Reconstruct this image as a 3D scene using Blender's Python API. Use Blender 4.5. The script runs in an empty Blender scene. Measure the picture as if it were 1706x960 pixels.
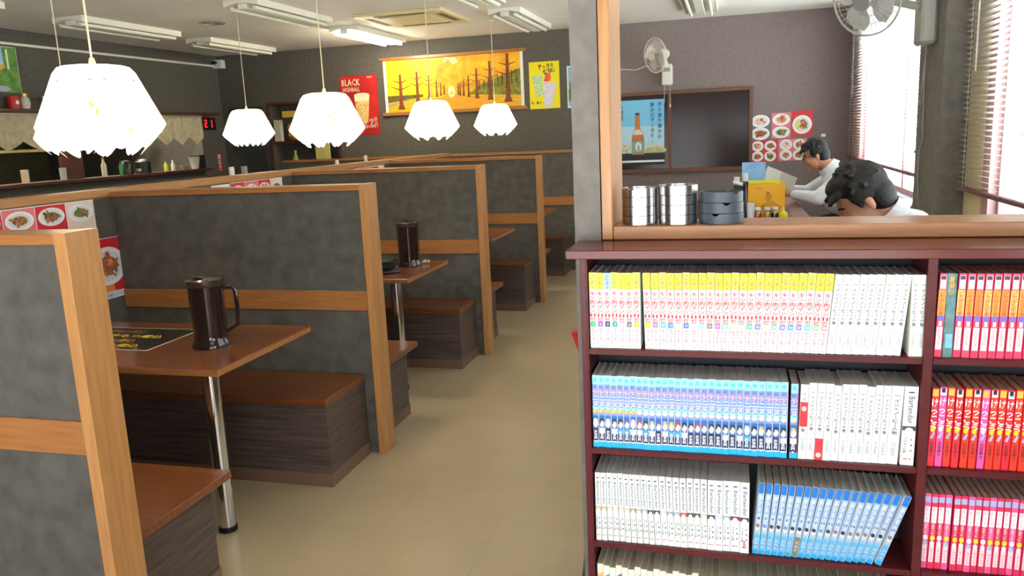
import bpy, bmesh, math, random
from mathutils import Vector, Matrix, noise
random.seed(7)
PI = math.pi
C = bpy.context.scene.collection
SC = bpy.context.scene

# ------------------------------------------------------------------ camera
cd = bpy.data.cameras.new('camera'); cam = bpy.data.objects.new('camera', cd); C.objects.link(cam)
yaw, pit, rol = -0.27204838, -0.19124622, -0.04474693
_f = Vector((math.sin(yaw)*math.cos(pit), math.cos(yaw)*math.cos(pit), math.sin(pit)))
_r = Vector((math.cos(yaw), -math.sin(yaw), 0)); _u = _r.cross(_f)
_rr = _r*math.cos(rol) + _u*math.sin(rol); _uu = -_r*math.sin(rol) + _u*math.cos(rol)
cam.matrix_world = Matrix(((_rr.x, _uu.x, -_f.x, 0), (_rr.y, _uu.y, -_f.y, 0), (_rr.z, _uu.z, -_f.z, 1.55), (0, 0, 0, 1)))
cd.sensor_width = 36; cd.lens = 1329.07/1706*36; cd.clip_start = 0.02; cd.clip_end = 200
SC.camera = cam
# ------------------------------------------------------------------ sky, light, exposure
w = bpy.data.worlds.new('sky'); SC.world = w; w.use_nodes = True
bg = w.node_tree.nodes['Background']; bg.inputs[0].default_value = (0.93, 0.97, 1.0, 1); bg.inputs[1].default_value = 5.0
SC.view_settings.view_transform = 'Standard'; SC.view_settings.look = 'None'
SC.view_settings.gamma = 1; SC.view_settings.use_curve_mapping = False
SC.view_settings.exposure = 0.32
def light(name, kind, loc, energy, color=(1, 1, 1), rot=(0, 0, 0), size=None, portal=False, radius=None):
    l = bpy.data.lights.new(name, kind); l.energy = energy; l.color = color
    o = bpy.data.objects.new(name, l); C.objects.link(o); o.location = loc; o.rotation_euler = rot
    if kind == 'AREA':
        l.shape = 'RECTANGLE'; l.size, l.size_y = size
        if portal: l.cycles.is_portal = True
    if radius is not None: l.shadow_soft_size = radius
    return o
# daylight portals in the window openings, seen and unseen (they emit nothing, they only guide the sky light in)
light('daylight', 'AREA', (1.26, 3.2, 1.75), 1, rot=(0, PI/2, 0), size=(1.6, 2.4), portal=True)
light('daylight', 'AREA', (1.26, 6.9, 1.75), 1, rot=(0, PI/2, 0), size=(1.6, 3.1), portal=True)
light('daylight', 'AREA', (1.26, -0.2, 1.45), 1, rot=(0, PI/2, 0), size=(1.1, 1.6), portal=True)
light('daylight', 'AREA', (-.95, -1.66, 1.05), 1, rot=(PI/2, 0, 0), size=(4.1, 1.5), portal=True)

# sun high over the building, lighting the ground outside but not entering the windows
_s = light('sun', 'SUN', (0, 0, 20), 25, (1, .96, .9)); _s.rotation_euler = Vector((.35, -.25, -1)).to_track_quat('-Z', 'Y').to_euler(); _s.data.angle = .01
# kitchen strip lamp behind the opening
light('kitchen_lamp', 'AREA', (-6.75, 6.4, 2.5), 90, (1, .92, .74), size=(.5, 4.0))
# ------------------------------------------------------------------ materials
def lin(c):
    return tuple(((v/255)/12.92 if v/255 <= 0.04045 else ((v/255+0.055)/1.055)**2.4) for v in c)
_M = {}
def mat(name, c, rough=0.6, metal=0.0, c2=None, scale=8, stretch=(1, 1, 1), bump=0.0, bscale=None, emit=None, es=0, trans=0, spec=None, coat=0, ior=None, detail=4):
    key = name
    if key in _M: return _M[key]
    m = bpy.data.materials.new(name); m.use_nodes = True; nt = m.node_tree; b = nt.nodes['Principled BSDF']
    b.inputs['Base Color'].default_value = (*lin(c), 1); b.inputs['Roughness'].default_value = rough; b.inputs['Metallic'].default_value = metal
    if spec is not None: b.inputs['Specular IOR Level'].default_value = spec
    if coat: b.inputs['Coat Weight'].default_value = coat; b.inputs['Coat Roughness'].default_value = 0.15
    if trans: b.inputs['Transmission Weight'].default_value = trans
    if ior: b.inputs['IOR'].default_value = ior
    if emit: b.inputs['Emission Color'].default_value = (*lin(emit), 1); b.inputs['Emission Strength'].default_value = es
    if c2 or bump:
        tc = nt.nodes.new('ShaderNodeTexCoord'); mp = nt.nodes.new('ShaderNodeMapping'); mp.inputs['Scale'].default_value = stretch
        nt.links.new(tc.outputs['Object'], mp.inputs[0])
        no = nt.nodes.new('ShaderNodeTexNoise'); no.inputs['Scale'].default_value = scale; no.inputs['Detail'].default_value = detail
        nt.links.new(mp.outputs[0], no.inputs['Vector'])
        if c2:
            r = nt.nodes.new('ShaderNodeValToRGB'); r.color_ramp.elements[0].position = 0.33; r.color_ramp.elements[1].position = 0.67
            r.color_ramp.elements[0].color = (*lin(c), 1); r.color_ramp.elements[1].color = (*lin(c2), 1)
            nt.links.new(no.outputs[0], r.inputs[0]); nt.links.new(r.outputs[0], b.inputs['Base Color'])
        if bump:
            n2 = no
            if bscale:
                n2 = nt.nodes.new('ShaderNodeTexNoise'); n2.inputs['Scale'].default_value = bscale; nt.links.new(mp.outputs[0], n2.inputs['Vector'])
            bp = nt.nodes.new('ShaderNodeBump'); bp.inputs['Strength'].default_value = bump; bp.inputs['Distance'].default_value = 0.004
            nt.links.new(n2.outputs[0], bp.inputs['Height']); nt.links.new(bp.outputs[0], b.inputs['Normal'])
    _M[key] = m
    return m
def col(r, g, b, rough=0.5):
    return mat('paint_%d_%d_%d' % (r, g, b), (r, g, b), rough)
WALL = mat('dark_wallpaper', (84, 80, 74), 0.85, c2=(96, 91, 84), scale=30, bump=0.25, bscale=160)
WALLR = mat('brown_wallpaper', (120, 107, 106), 0.85, c2=(130, 117, 115), scale=30, bump=0.25, bscale=160)
PANEL = mat('mottled_grey_panel', (76, 73, 68), 0.75, c2=(94, 90, 83), scale=14, bump=0.15, bscale=60, detail=3)
COLM = mat('grey_column_paper', (112, 108, 102), 0.8, c2=(128, 123, 116), scale=22, bump=0.2, bscale=120)
CEIL = mat('ceiling_white', (240, 237, 230), 0.9, c2=(245, 242, 236), scale=3)
WOOD = mat('orange_wood', (172, 120, 68), 0.42, c2=(190, 138, 84), scale=9, stretch=(6, 6, 0.6), bump=0.05, coat=0.2)
WOODX = mat('orange_wood_shaded', (154, 98, 50), 0.42, c2=(172, 116, 64), scale=9, stretch=(0.6, 6, 8), bump=0.05, coat=0.2)  # same wood as the posts, shade of the front trims painted in as darker brown
WOODY = mat('orange_wood_cap', (168, 116, 64), 0.42, c2=(186, 134, 82), scale=9, stretch=(6, 0.6, 8), bump=0.05, coat=0.2)
TABLE = mat('table_brown', (96, 52, 28), 0.22, c2=(120, 68, 36), scale=7, stretch=(0.8, 8, 8), coat=0.35)
SEAT = mat('seat_brown', (108, 58, 28), 0.3, c2=(132, 76, 40), scale=7, stretch=(0.7, 9, 8), coat=0.2)
LAMI = mat('walnut_laminate', (66, 54, 48), 0.45, c2=(100, 84, 76), scale=5, stretch=(0.7, 0.7, 14))
BASEB = mat('brown_skirting', (120, 92, 74), 0.5)
MAROON = mat('maroon_board', (84, 31, 34), 0.3, c2=(94, 38, 39), scale=6, stretch=(1, 4, 4), spec=.22)
MARTOP = mat('maroon_top_board', (92, 40, 36), 0.2, c2=(102, 47, 41), scale=6, stretch=(1, 6, 6), spec=.25)
SHBACK = mat('shelf_back_board', (40, 44, 50), 0.7)
CHROME = mat('chrome', (215, 218, 222), 0.12, 1.0)
STEEL = mat('brushed_steel', (178, 178, 178), 0.22, 1.0)
BLACK = mat('black_rubber', (22, 22, 24), 0.5)
WHITEP = mat('white_plastic', (226, 224, 214), 0.4)
DARKW = mat('dark_brown_wood', (70, 36, 26), 0.45, c2=(88, 48, 34), scale=8, stretch=(1, 1, 6))
CREAM = mat('cream_jamb', (250, 234, 190), 0.6)
MAUVE = mat('mauve_frame', (214, 172, 172), 0.5)
GLASSM = bpy.data.materials.new('window_glass'); GLASSM.use_nodes = True
_nt = GLASSM.node_tree; _nt.nodes.clear()
_o = _nt.nodes.new('ShaderNodeOutputMaterial'); _mx = _nt.nodes.new('ShaderNodeMixShader'); _t = _nt.nodes.new('ShaderNodeBsdfTransparent'); _g = _nt.nodes.new('ShaderNodeBsdfGlossy')
_g.inputs['Roughness'].default_value = 0.02; _t.inputs[0].default_value = (0.95, 0.98, 0.97, 1); _mx.inputs[0].default_value = 0.06
_nt.links.new(_t.outputs[0], _mx.inputs[1]); _nt.links.new(_g.outputs[0], _mx.inputs[2]); _nt.links.new(_mx.outputs[0], _o.inputs[0])
def floor_mat():
    m = bpy.data.materials.new('beige_vinyl_floor'); m.use_nodes = True; nt = m.node_tree; b = nt.nodes['Principled BSDF']
    tc = nt.nodes.new('ShaderNodeTexCoord')
    no = nt.nodes.new('ShaderNodeTexNoise'); no.inputs['Scale'].default_value = 5; no.inputs['Detail'].default_value = 6
    r = nt.nodes.new('ShaderNodeValToRGB'); r.color_ramp.elements[0].color = (*lin((176, 157, 124)), 1); r.color_ramp.elements[1].color = (*lin((190, 171, 138)), 1)
    br = nt.nodes.new('ShaderNodeTexBrick'); br.offset = 0; br.inputs['Scale'].default_value = 1; br.inputs['Brick Width'].default_value = 0.45; br.inputs['Row Height'].default_value = 0.45
    br.inputs['Mortar Size'].default_value = 0.0015; br.inputs['Color1'].default_value = (1, 1, 1, 1); br.inputs['Color2'].default_value = (0.96, 0.96, 0.96, 1); br.inputs['Mortar'].default_value = (0.8, 0.8, 0.8, 1)
    mx = nt.nodes.new('ShaderNodeMix'); mx.data_type = 'RGBA'; mx.blend_type = 'MULTIPLY'; mx.inputs[0].default_value = 1
    nt.links.new(tc.outputs['Object'], no.inputs[0]); nt.links.new(tc.outputs['Object'], br.inputs[0]); nt.links.new(no.outputs[0], r.inputs[0])
    nt.links.new(r.outputs[0], mx.inputs[6]); nt.links.new(br.outputs[0], mx.inputs[7]); nt.links.new(mx.outputs[2], b.inputs['Base Color'])
    b.inputs['Roughness'].default_value = 0.32; b.inputs['Coat Weight'].default_value = 0.25; b.inputs['Coat Roughness'].default_value = 0.25
    return m
FLOOR = floor_mat()

# ------------------------------------------------------------------ mesh helpers
_TX = {}; BOLD = [0.018]
def text_geo(body, res=1):
    """flat glyph geometry, one em high, origin at bottom left"""
    if (body, res) in _TX: return _TX[(body, res)]
    cu = bpy.data.curves.new('t', 'FONT'); cu.body = body; cu.size = 1; cu.resolution_u = res; cu.offset = BOLD[0]
    o = bpy.data.objects.new('t', cu); C.objects.link(o)
    dg = bpy.context.evaluated_depsgraph_get(); me = bpy.data.meshes.new_from_object(o.evaluated_get(dg))
    vs = [v.co.copy() for v in me.vertices]; fs = [list(p.vertices) for p in me.polygons]
    bpy.data.objects.remove(o); bpy.data.curves.remove(cu); bpy.data.meshes.remove(me)
    if vs:
        x0 = min(v.x for v in vs); x1 = max(v.x for v in vs); y0 = min(v.y for v in vs); y1 = max(v.y for v in vs)
    else: x0 = x1 = y0 = y1 = 0
    _TX[(body, res)] = (vs, fs, (x0, x1, y0, y1)); return _TX[(body, res)]
class MB:
    def __init__(s): s.v = []; s.f = []; s.m = []; s.mats = []
    def mi(s, m):
        if m is None: m = s.mats[0] if s.mats else None
        if m not in s.mats: s.mats.append(m)
        return s.mats.index(m)
    def add(s, vs, fs, m=None):
        k = len(s.v); s.v += [tuple(v) for v in vs]; i = s.mi(m) if m else 0
        for f in fs: s.f.append(tuple(k+a for a in f)); s.m.append(i)
    def box(s, x0, x1, y0, y1, z0, z1, m=None, bev=0.0, M=None):
        if x0 > x1: x0, x1 = x1, x0
        if y0 > y1: y0, y1 = y1, y0
        if z0 > z1: z0, z1 = z1, z0
        if bev > 0:
            b = min(bev, (x1-x0)/2.01, (y1-y0)/2.01, (z1-z0)/2.01)
            bm = bmesh.new(); bmesh.ops.create_cube(bm, size=1)
            for v in bm.verts: v.co = Vector(((x0+x1)/2+v.co.x*(x1-x0), (y0+y1)/2+v.co.y*(y1-y0), (z0+z1)/2+v.co.z*(z1-z0)))
            bmesh.ops.bevel(bm, geom=bm.edges[:], offset=b, segments=1, affect='EDGES', profile=0.5)
            bm.verts.index_update(); vs = [v.co.copy() for v in bm.verts]; fs = [[v.index for v in f.verts] for f in bm.faces]; bm.free()
        else:
            vs = [Vector(p) for p in ((x0, y0, z0), (x1, y0, z0), (x1, y1, z0), (x0, y1, z0), (x0, y0, z1), (x1, y0, z1), (x1, y1, z1), (x0, y1, z1))]
            fs = [(0, 3, 2, 1), (4, 5, 6, 7), (0, 1, 5, 4), (1, 2, 6, 5), (2, 3, 7, 6), (3, 0, 4, 7)]
        if M: vs = [M @ v for v in vs]
        s.add(vs, fs, m); return s
    def cyl(s, p0, p1, r0, r1=None, n=16, m=None, caps=True):
        r1 = r0 if r1 is None else r1; p0 = Vector(p0); p1 = Vector(p1); d = (p1-p0).normalized()
        a = d.orthogonal().normalized(); b = d.cross(a)
        vs = []
        for p, r in ((p0, r0), (p1, r1)):
            for i in range(n): t = 2*PI*i/n; vs.append(p+a*math.cos(t)*r+b*math.sin(t)*r)
        fs = [(i, (i+1) % n, n+(i+1) % n, n+i) for i in range(n)]
        if caps: fs += [tuple(range(n-1, -1, -1)), tuple(range(n, 2*n))]
        s.add(vs, fs, m); return s
    def tube(s, pts, r, n=8, m=None, closed=False):
        pts = [Vector(p) for p in pts]; N = len(pts); rs = r if isinstance(r, (list, tuple)) else [r]*N
        vs = []; a = None
        for i, p in enumerate(pts):
            d = (pts[(i+1) % N]-pts[i-1]) if closed else (pts[min(i+1, N-1)]-pts[max(i-1, 0)])
            d.normalize()
            if a is None: a = d.orthogonal().normalized()
            a = (a-d*a.dot(d)).normalized(); b = d.cross(a)
            for k in range(n): t = 2*PI*k/n; vs.append(p+(a*math.cos(t)+b*math.sin(t))*rs[i])
        fs = []
        for i in range(N if closed else N-1):
            j = (i+1) % N
            for k in range(n): fs.append((i*n+k, i*n+(k+1) % n, j*n+(k+1) % n, j*n+k))
        if not closed: fs += [tuple(range(n-1, -1, -1)), tuple(range((N-1)*n, N*n))]
        s.add(vs, fs, m); return s
    def lathe(s, prof, c=(0, 0, 0), n=24, m=None, axis=None, sx=1, sy=1):
        c = Vector(c); vs = []; fs = []
        R = Matrix.Identity(3) if axis is None else Vector((0, 0, 1)).rotation_difference(Vector(axis)).to_matrix()
        for r, z in prof:
            for i in range(n): t = 2*PI*i/n; vs.append(c+R @ Vector((max(r, 1e-5)*math.cos(t)*sx, max(r, 1e-5)*math.sin(t)*sy, z)))
        for j in range(len(prof)-1):
            for i in range(n): fs.append((j*n+i, j*n+(i+1) % n, (j+1)*n+(i+1) % n, (j+1)*n+i))
        s.add(vs, fs, m); return s
    def ball(s, c, r, m=None, n=16, k=10, R=None):
        r = (r, r, r) if not isinstance(r, (tuple, list)) else r; c = Vector(c); vs = []; fs = []
        for j in range(k+1):
            ph = PI*j/k
            for i in range(n):
                t = 2*PI*i/n; p = Vector((r[0]*math.sin(ph)*math.cos(t), r[1]*math.sin(ph)*math.sin(t), r[2]*math.cos(ph)))
                vs.append(c+(R @ p if R else p))
        for j in range(k):
            for i in range(n): fs.append((j*n+i, (j+1)*n+i, (j+1)*n+(i+1) % n, j*n+(i+1) % n))
        s.add(vs, fs, m); return s
    def build(s, name, m=None, parent=None, smooth=False, kind=None):
        me = bpy.data.meshes.new(name)
        off = parent_origin(parent) if parent else Vector((0, 0, 0))
        me.from_pydata([tuple(Vector(v)-off) for v in s.v], [], s.f)
        mats = list(s.mats)
        if m is not None and (not mats or mats[0] is None): mats = [m]+mats[1:]
        if not mats and m is not None: mats = [m]
        for x in mats: me.materials.append(x)
        if s.m: me.polygons.foreach_set('material_index', s.m)
        if smooth:
            for p in me.polygons: p.use_smooth = True
            try: me.set_sharp_from_angle(angle=math.radians(38))
            except Exception: pass
        me.update()
        return link(name, me, parent, kind)
def parent_origin(p):
    o = Vector((0, 0, 0))
    while p is not None: o += Vector(p.location); p = p.parent
    return o
def link(name, me, parent=None, kind=None):
    o = bpy.data.objects.new(name, me); C.objects.link(o)
    if parent: o.parent = parent
    if kind: o['kind'] = kind
    return o
def B(m=None):
    b = MB()
    if m is not None: b.mats = [m]
    return b
def tag(o, label, cat, group=None):
    o['label'] = label; o['category'] = cat
    if group: o['group'] = group
    return o
def thing(name, label, cat, loc=(0, 0, 0), group=None):
    o = bpy.data.objects.new(name, None); C.objects.link(o); o.location = loc; o.empty_display_size = 0.05
    return tag(o, label, cat, group)
def dup(root, loc, label=None):
    r = root.copy(); C.objects.link(r); r.location = loc
    if label: r['label'] = label
    for ch in list(root.children):
        c = ch.copy(); C.objects.link(c); c.parent = r
        for g in ch.children:
            d = g.copy(); C.objects.link(d); d.parent = c
    return r
def struct(name, mb, m=None, **k): return mb.build(name, m, kind='structure', **k)
class Print(MB):
    """flat print: polygons in (u,v) on a plane, stacked in hair-thin layers"""
    def __init__(s, o, u, v, step=0.0004):
        super().__init__(); s.o = Vector(o); s.u = Vector(u).normalized(); s.w = Vector(v).normalized(); s.n = s.u.cross(s.w); s.k = 1; s.step = step
    def P(s, a, b): return s.o+s.u*a+s.w*b+s.n*(s.k*s.step)
    def poly(s, pts, m): s.add([s.P(a, b) for a, b in pts], [tuple(range(len(pts)))], m); s.k += .2; return s
    def rect(s, a0, b0, a1, b1, m): return s.poly([(a0, b0), (a1, b0), (a1, b1), (a0, b1)], m)
    def disc(s, a, b, r, m, r2=None, n=18, rot=0):
        r2 = r if r2 is None else r2; c, d = math.cos(rot), math.sin(rot)
        return s.poly([(a+r*math.cos(2*PI*i/n)*c-r2*math.sin(2*PI*i/n)*d, b+r*math.cos(2*PI*i/n)*d+r2*math.sin(2*PI*i/n)*c) for i in range(n)], m)
    def up(s, n=1): s.k += n; return s
    def text(s, body, a, b, size, m, res=1, w=None, rot=0, center=False):
        vs, fs, bb = text_geo(body, res)
        if not vs: return s
        sc = size; sx = sc if w is None else w/max(bb[1]-bb[0], 1e-4)
        ox = (bb[0]+bb[1])/2 if center else bb[0]
        c, d = math.cos(rot), math.sin(rot)
        pts = [((q.x-ox)*sx, (q.y-(0.36 if center else 0))*sc) for q in vs]
        s.add([s.P(a+x*c-y*d, b+x*d+y*c) for x, y in pts], fs, m); s.k += .2; return s
    def vtext(s, body, a, b, size, m, w=None, pitch=1.0, res=1):
        """characters stacked downwards from (a,b); bar-like characters are turned upright"""
        for ch in body:
            if ch in 'ー〜': s.text(ch, a, b-size*0.5, size, m, res, rot=-PI/2, center=True, w=w)
            elif ch != ' ': s.text(ch, a, b-size*0.5, size, m, res, w=w, center=True)
            b -= size*pitch
        return s

# ================================================================== THE SETTING
CZ = 2.655; XL = -6.2; XR = 1.2; YB = 9.0; YF = -1.6
struct('floor', B(FLOOR).box(-9, XR+0.12, YF, YB+0.6, -0.1, 0))
struct('floor_raised', B(mat('raised_floor', (120, 96, 70), 0.5)).box(-0.27, XR-0.005, 2.06, YB-0.005, 0.001, 0.27))
struct('ceiling', B(CEIL).box(-9, XR+0.12, YF, YB+0.6, CZ, CZ+0.1))
# back wall with a service alcove
A0, A1, Z0, Z1 = -5.52, -4.62, 1.22, 2.02
wb = B(WALL)
wb.box(-9, A0, YB, YB+0.12, 0, CZ).box(A0, A1, YB, YB+0.12, 0, Z0).box(A0, A1, YB, YB+0.12, Z1, CZ).box(A1, -1.5, YB, YB+0.12, 0, CZ)
wb.box(A0-0.02, A1+0.02, YB+0.24, YB+0.26, Z0-.02, Z1+.02).box(A0-0.02, A0, YB+0.12, YB+0.24, Z0-.02, Z1+.02).box(A1, A1+0.02, YB+0.12, YB+0.24, Z0-.02, Z1+.02).box(A0-.02, A1+.02, YB+.12, YB+.24, Z1, Z1+.02).box(A0-.02, A1+.02, YB+.12, YB+.24, Z0-.02, Z0)
wb.box(-1.5, XR+0.12, YB, YB+0.12, 0, CZ, WALLR)
struct('wall_back', wb)
# left wall with the kitchen opening
OY0, OY1, OZ0, OZ1 = 3.2, 8.53, 1.27, 1.93
wl = B(WALL)
wl.box(XL-0.12, XL, YF, OY0, 0, CZ).box(XL-0.12, XL, OY1, YB, 0, CZ).box(XL-0.12, XL, OY0, OY1, 0, OZ0).box(XL-0.12, XL, OY0, OY1, OZ1, CZ)
struct('wall_left', wl)
struct('wall_kitchen', B(mat('olive_kitchen_tile', (96, 90, 62), 0.5, c2=(120, 112, 80), scale=6)).box(-9.1, -9, OY0-0.5, YB, 0, CZ).box(-9, XL-.12, OY0-.6, OY0-.5, 0, CZ))
# right wall: solid pieces, two blinded windows, an unseen opening beside the viewer sized for its daylight
wr = B(COLM)
def rw(y0, y1, z0, z1, m=None): wr.box(XR, XR+0.12, y0, y1, z0, z1, m or COLM)
rw(8.45, YB, 0, CZ, MAUVE); rw(5.28, 8.45, 0, 0.98); rw(5.28, 8.45, 2.56, CZ)
rw(4.76, 5.28, 0, CZ); rw(4.45, 4.76, 0, CZ, CREAM); rw(4.34, 4.45, 0, CZ, MAUVE); rw(2.0, 4.34, 0, 0.98); rw(2.0, 4.34, 2.56, CZ)
rw(0.6, 2.0, 0, CZ); rw(-1.0, 0.6, 0, 0.9); rw(-1.0, 0.6, 2.0, CZ); rw(YF, -1.0, 0, CZ)
struct('wall_right', wr)
wf = B(COLM).box(-9, -3.0, YF-0.12, YF, 0, CZ).box(-3.0, 1.1, YF-0.12, YF, 0, 0.3).box(-3.0, 1.1, YF-.12, YF, 1.8, CZ).box(1.1, XR+.12, YF-.12, YF, 0, CZ)
struct('wall_front', wf)
struct('trim_1', B(COLM).box(1.067, XR-0.001, 4.76, 5.33, 0.271, CZ-.001))   # column between the windows
def window(name, y0, y1, mulls):
    r = MB(); r.mats = [MAUVE]
    fr = B(MAUVE).box(XR+.04, XR+.1, y0, y1, 0.98, 1.02).box(XR+.04, XR+.1, y0, y1, 2.53, 2.56).box(XR+.04, XR+.1, y0, y0+.03, 1.02, 2.53).box(XR+.04, XR+.1, y1-.03, y1, 1.02, 2.53)
    root = struct(name, fr)
    ys = [y0+.03]+mulls+[y1-.03]
    for q in mulls: B(MAUVE).box(XR+.045, XR+.095, q-.025, q+.025, 1.02, 2.53).build('window_mullion', parent=root)
    for a, b in zip(ys, ys[1:]): B(GLASSM).box(XR+.068, XR+.072, a+.026, b-.026, 1.02, 2.53).build('window_pane', parent=root)
    B(mat('grey_sill', (140, 140, 146), 0.4)).box(XR-.03, XR+.04, y0, y1, 0.955, 0.985).build('window_sill', parent=root)
window('window_1', 5.28, 8.45, [6.62])
window('window_2', 2.0, 4.34, [3.2])
# outside, seen through the slats
struct('ground', B(mat('pale_tarmac', (214, 216, 218), 0.9, c2=(224, 226, 228), scale=2)).box(1.33, 40, -20, 60, -0.2, -0.1).box(-30, 1.33, -20, -1.75, -0.2, -0.1))
bd = thing('building', 'pale blue-grey building outside the nearer right window', 'building', (9, 25, -.1))
BWM = mat('building_render', (78, 98, 108), .9); B(BWM).box(7, 12, 22, 29, -.1, 7).build('wall', parent=bd); B(mat('building_roof', (90, 96, 100), .8)).box(6.8, 12.2, 21.8, 29.2, 7, 7.2).build('roof', parent=bd)
for q in range(4):
    for zz in (1.0, 3.8): B(mat('building_window', (70, 84, 96), .2)).box(6.97, 7.0, 22.7+q*1.6, 23.5+q*1.6, zz, zz+1.3).build('window', parent=bd)
# half wall with its wooden opening, column at its end
WY = 1.905
struct('wall_partition', B(COLM).box(-0.366, -0.302, WY, 2.09, 0, CZ-.002).box(-0.302, XR-.001, WY+.01, 2.03, 0, 1.285))
of = B(WOODX).box(-0.272, XR-.002, WY-.004, 2.05, 1.288, 1.32, bev=.002)
struct('trim_2', of)
struct('trim_3', B(WOOD).box(-0.299, -0.273, WY-.004, 2.095, 1.288, CZ-.003, bev=.002))
struct('trim_4', B(WHITEP).box(XL+.001, XL+.022, 0.0, 8.93, 2.516, 2.538))  # white conduit along the left wall
struct('door_1', B(mat('dark_door', (50, 52, 56), 0.6)).box(-6.08, -5.62, YB-.03, YB-.002, 0.0, 2.02))

# ================================================================== BOOTHS
PY = [1.668, 3.455, 5.263, 7.03, 8.80]
XS = -3.10; XE = -1.655
ordn = ['nearest', 'second', 'third', 'fourth', 'farthest']
def partition(i, P, x1=XE, x0=XS, label=None):
    T = 0.118
    t = thing('booth_partition', label or ['nearest grey booth partition, cut off by the left edge of the photo', 'grey wood-capped booth partition behind the table with the placemat', 'third grey booth partition, behind the table with the black bowl', 'fourth grey booth partition, small, with a red-brown table peeking out before it', 'farthest grey partition, running to the back beyond the last bench'][i], 'partition', (x1, P, 0), 'booth partitions along the aisle')
    B(PANEL).box(x0, x1-.04, P+.012, P+T-.012, 0, 0.735).build('lower_panel', parent=t)
    B(PANEL).box(x0, x1-.04, P+.012, P+T-.012, 0.832, 1.318).build('upper_panel', parent=t)
    B(WOODX).box(x0, x1-.04, P+.004, P+T-.004, 0.735, 0.832, bev=.002).build('mid_rail', parent=t)
    B(WOODX).box(x0, x1-.038, P, P+T, 1.318, 1.346, bev=.002).build('top_cap', parent=t)
    B(WOOD).box(x1-.038, x1, P, P+T, 0, 1.348, bev=.002).build('end_post', parent=t)
    return t
for i, P in enumerate(PY[:4]): partition(i, P)
t = thing('booth_partition', 'farthest grey partition, running along the back of the room behind the last bench', 'partition', (-1.5, 8.80, 0), 'booth partitions along the aisle')
B(PANEL).box(-3.10, -1.5, 8.812, 8.9, 0, 0.735).build('lower_panel', parent=t)
B(PANEL).box(-5.3, -1.5, 8.812, 8.9, 0.832, 1.318).build('upper_panel', parent=t)
B(WOODX).box(-5.3, -1.5, 8.804, 8.905, 0.735, 0.832, bev=.002).build('mid_rail', parent=t)
B(WOODX).box(-5.3, -1.5, 8.80, 8.91, 1.318, 1.346, bev=.002).build('top_cap', parent=t)
sp = thing('booth_spine', 'long grey wood-capped partition running away behind all the booths', 'partition', (-3.16, 0.6, 0))
B(PANEL).box(-3.205, -3.102, 0.6, 8.79, 0, 1.32).build('panel', parent=sp)
B(WOODY).box(-3.225, -3.101, 0.6, 8.795, 1.32, 1.36, bev=.003).build('top_cap', parent=sp)

def bench(name_label, y0, y1, front, grp='booth benches'):
    """front=-1: seat faces the viewer's side (edge at y0); +1: edge at y1"""
    far = front < 0
    xb = -1.745 if far else -1.765
    t = thing('booth_bench', name_label, 'bench', (xb, (y0+y1)/2, 0), grp)
    a, b = (y0+.004, y1) if far else (y0, y1-.06)
    B(LAMI).box(XS+.002, xb, a, b, 0.062, 0.385).build('bench_body', parent=t)
    B(BASEB).box(XS+.002, xb+.004, a-(.004 if far else 0), b+(0 if far else .004), 0, 0.062).build('baseboard', parent=t)
    B(SEAT).box(XS+.002, -1.741 if far else -1.715, y0, y1, 0.385, 0.415, bev=.002).build('seat_board', parent=t)
    return t
FD = [0.40, 0.352, 0.345, 0.40]
fl = ['brown box bench behind the table with the placemat and near jug', 'brown box bench behind the second table with the black bowl', 'brown box bench of the third booth, behind the third table', 'small brown box bench of the farthest booth']
nl = ['brown bench seat at the lower left beside the nearest wooden post', 'brown bench corner peeking out behind the second post', 'brown bench corner peeking out behind the third post', 'brown bench corner peeking out behind the fourth post']
for k in range(4):
    bench(fl[k], PY[k+1]-FD[k], PY[k+1]-.001, -1)
    bench(nl[k], PY[k]+.119, PY[k]+.119+.52, 1)
tl = ['dark brown booth table with the placemat and the near water jug', 'second dark brown booth table, holding the black bowl', 'third booth table, its corner showing past the third post', 'farthest booth table, a sliver beyond the fourth post']
def table(k):
    P = PY[k+1]; y0, y1 = (P-.985, P-.29) if k == 0 else (P-.94, P-.235)
    t = thing('booth_table', tl[k], 'table', (-1.98, y0+.14, 0), 'booth tables')
    B(TABLE).box(XS+.003, -1.845, y0, y1, 0.703, 0.730, bev=.004).build('tabletop', parent=t)
    B(WOODX).box(XS+.004, -1.8445, y0-.0012, y1+.0012, 0.7045, 0.7255).build('edge_band', parent=t)
    for x in (-1.985, -2.95):
        l = B(CHROME).cyl((x, y0+.14, 0.022), (x, y0+.14, 0.703), .034, n=32).build('leg', parent=t, smooth=True)
        B(BLACK).cyl((x, y0+.14, 0), (x, y0+.14, 0.022), .037, n=32).build('foot', parent=l, smooth=True)
for k in range(4): table(k)

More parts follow.
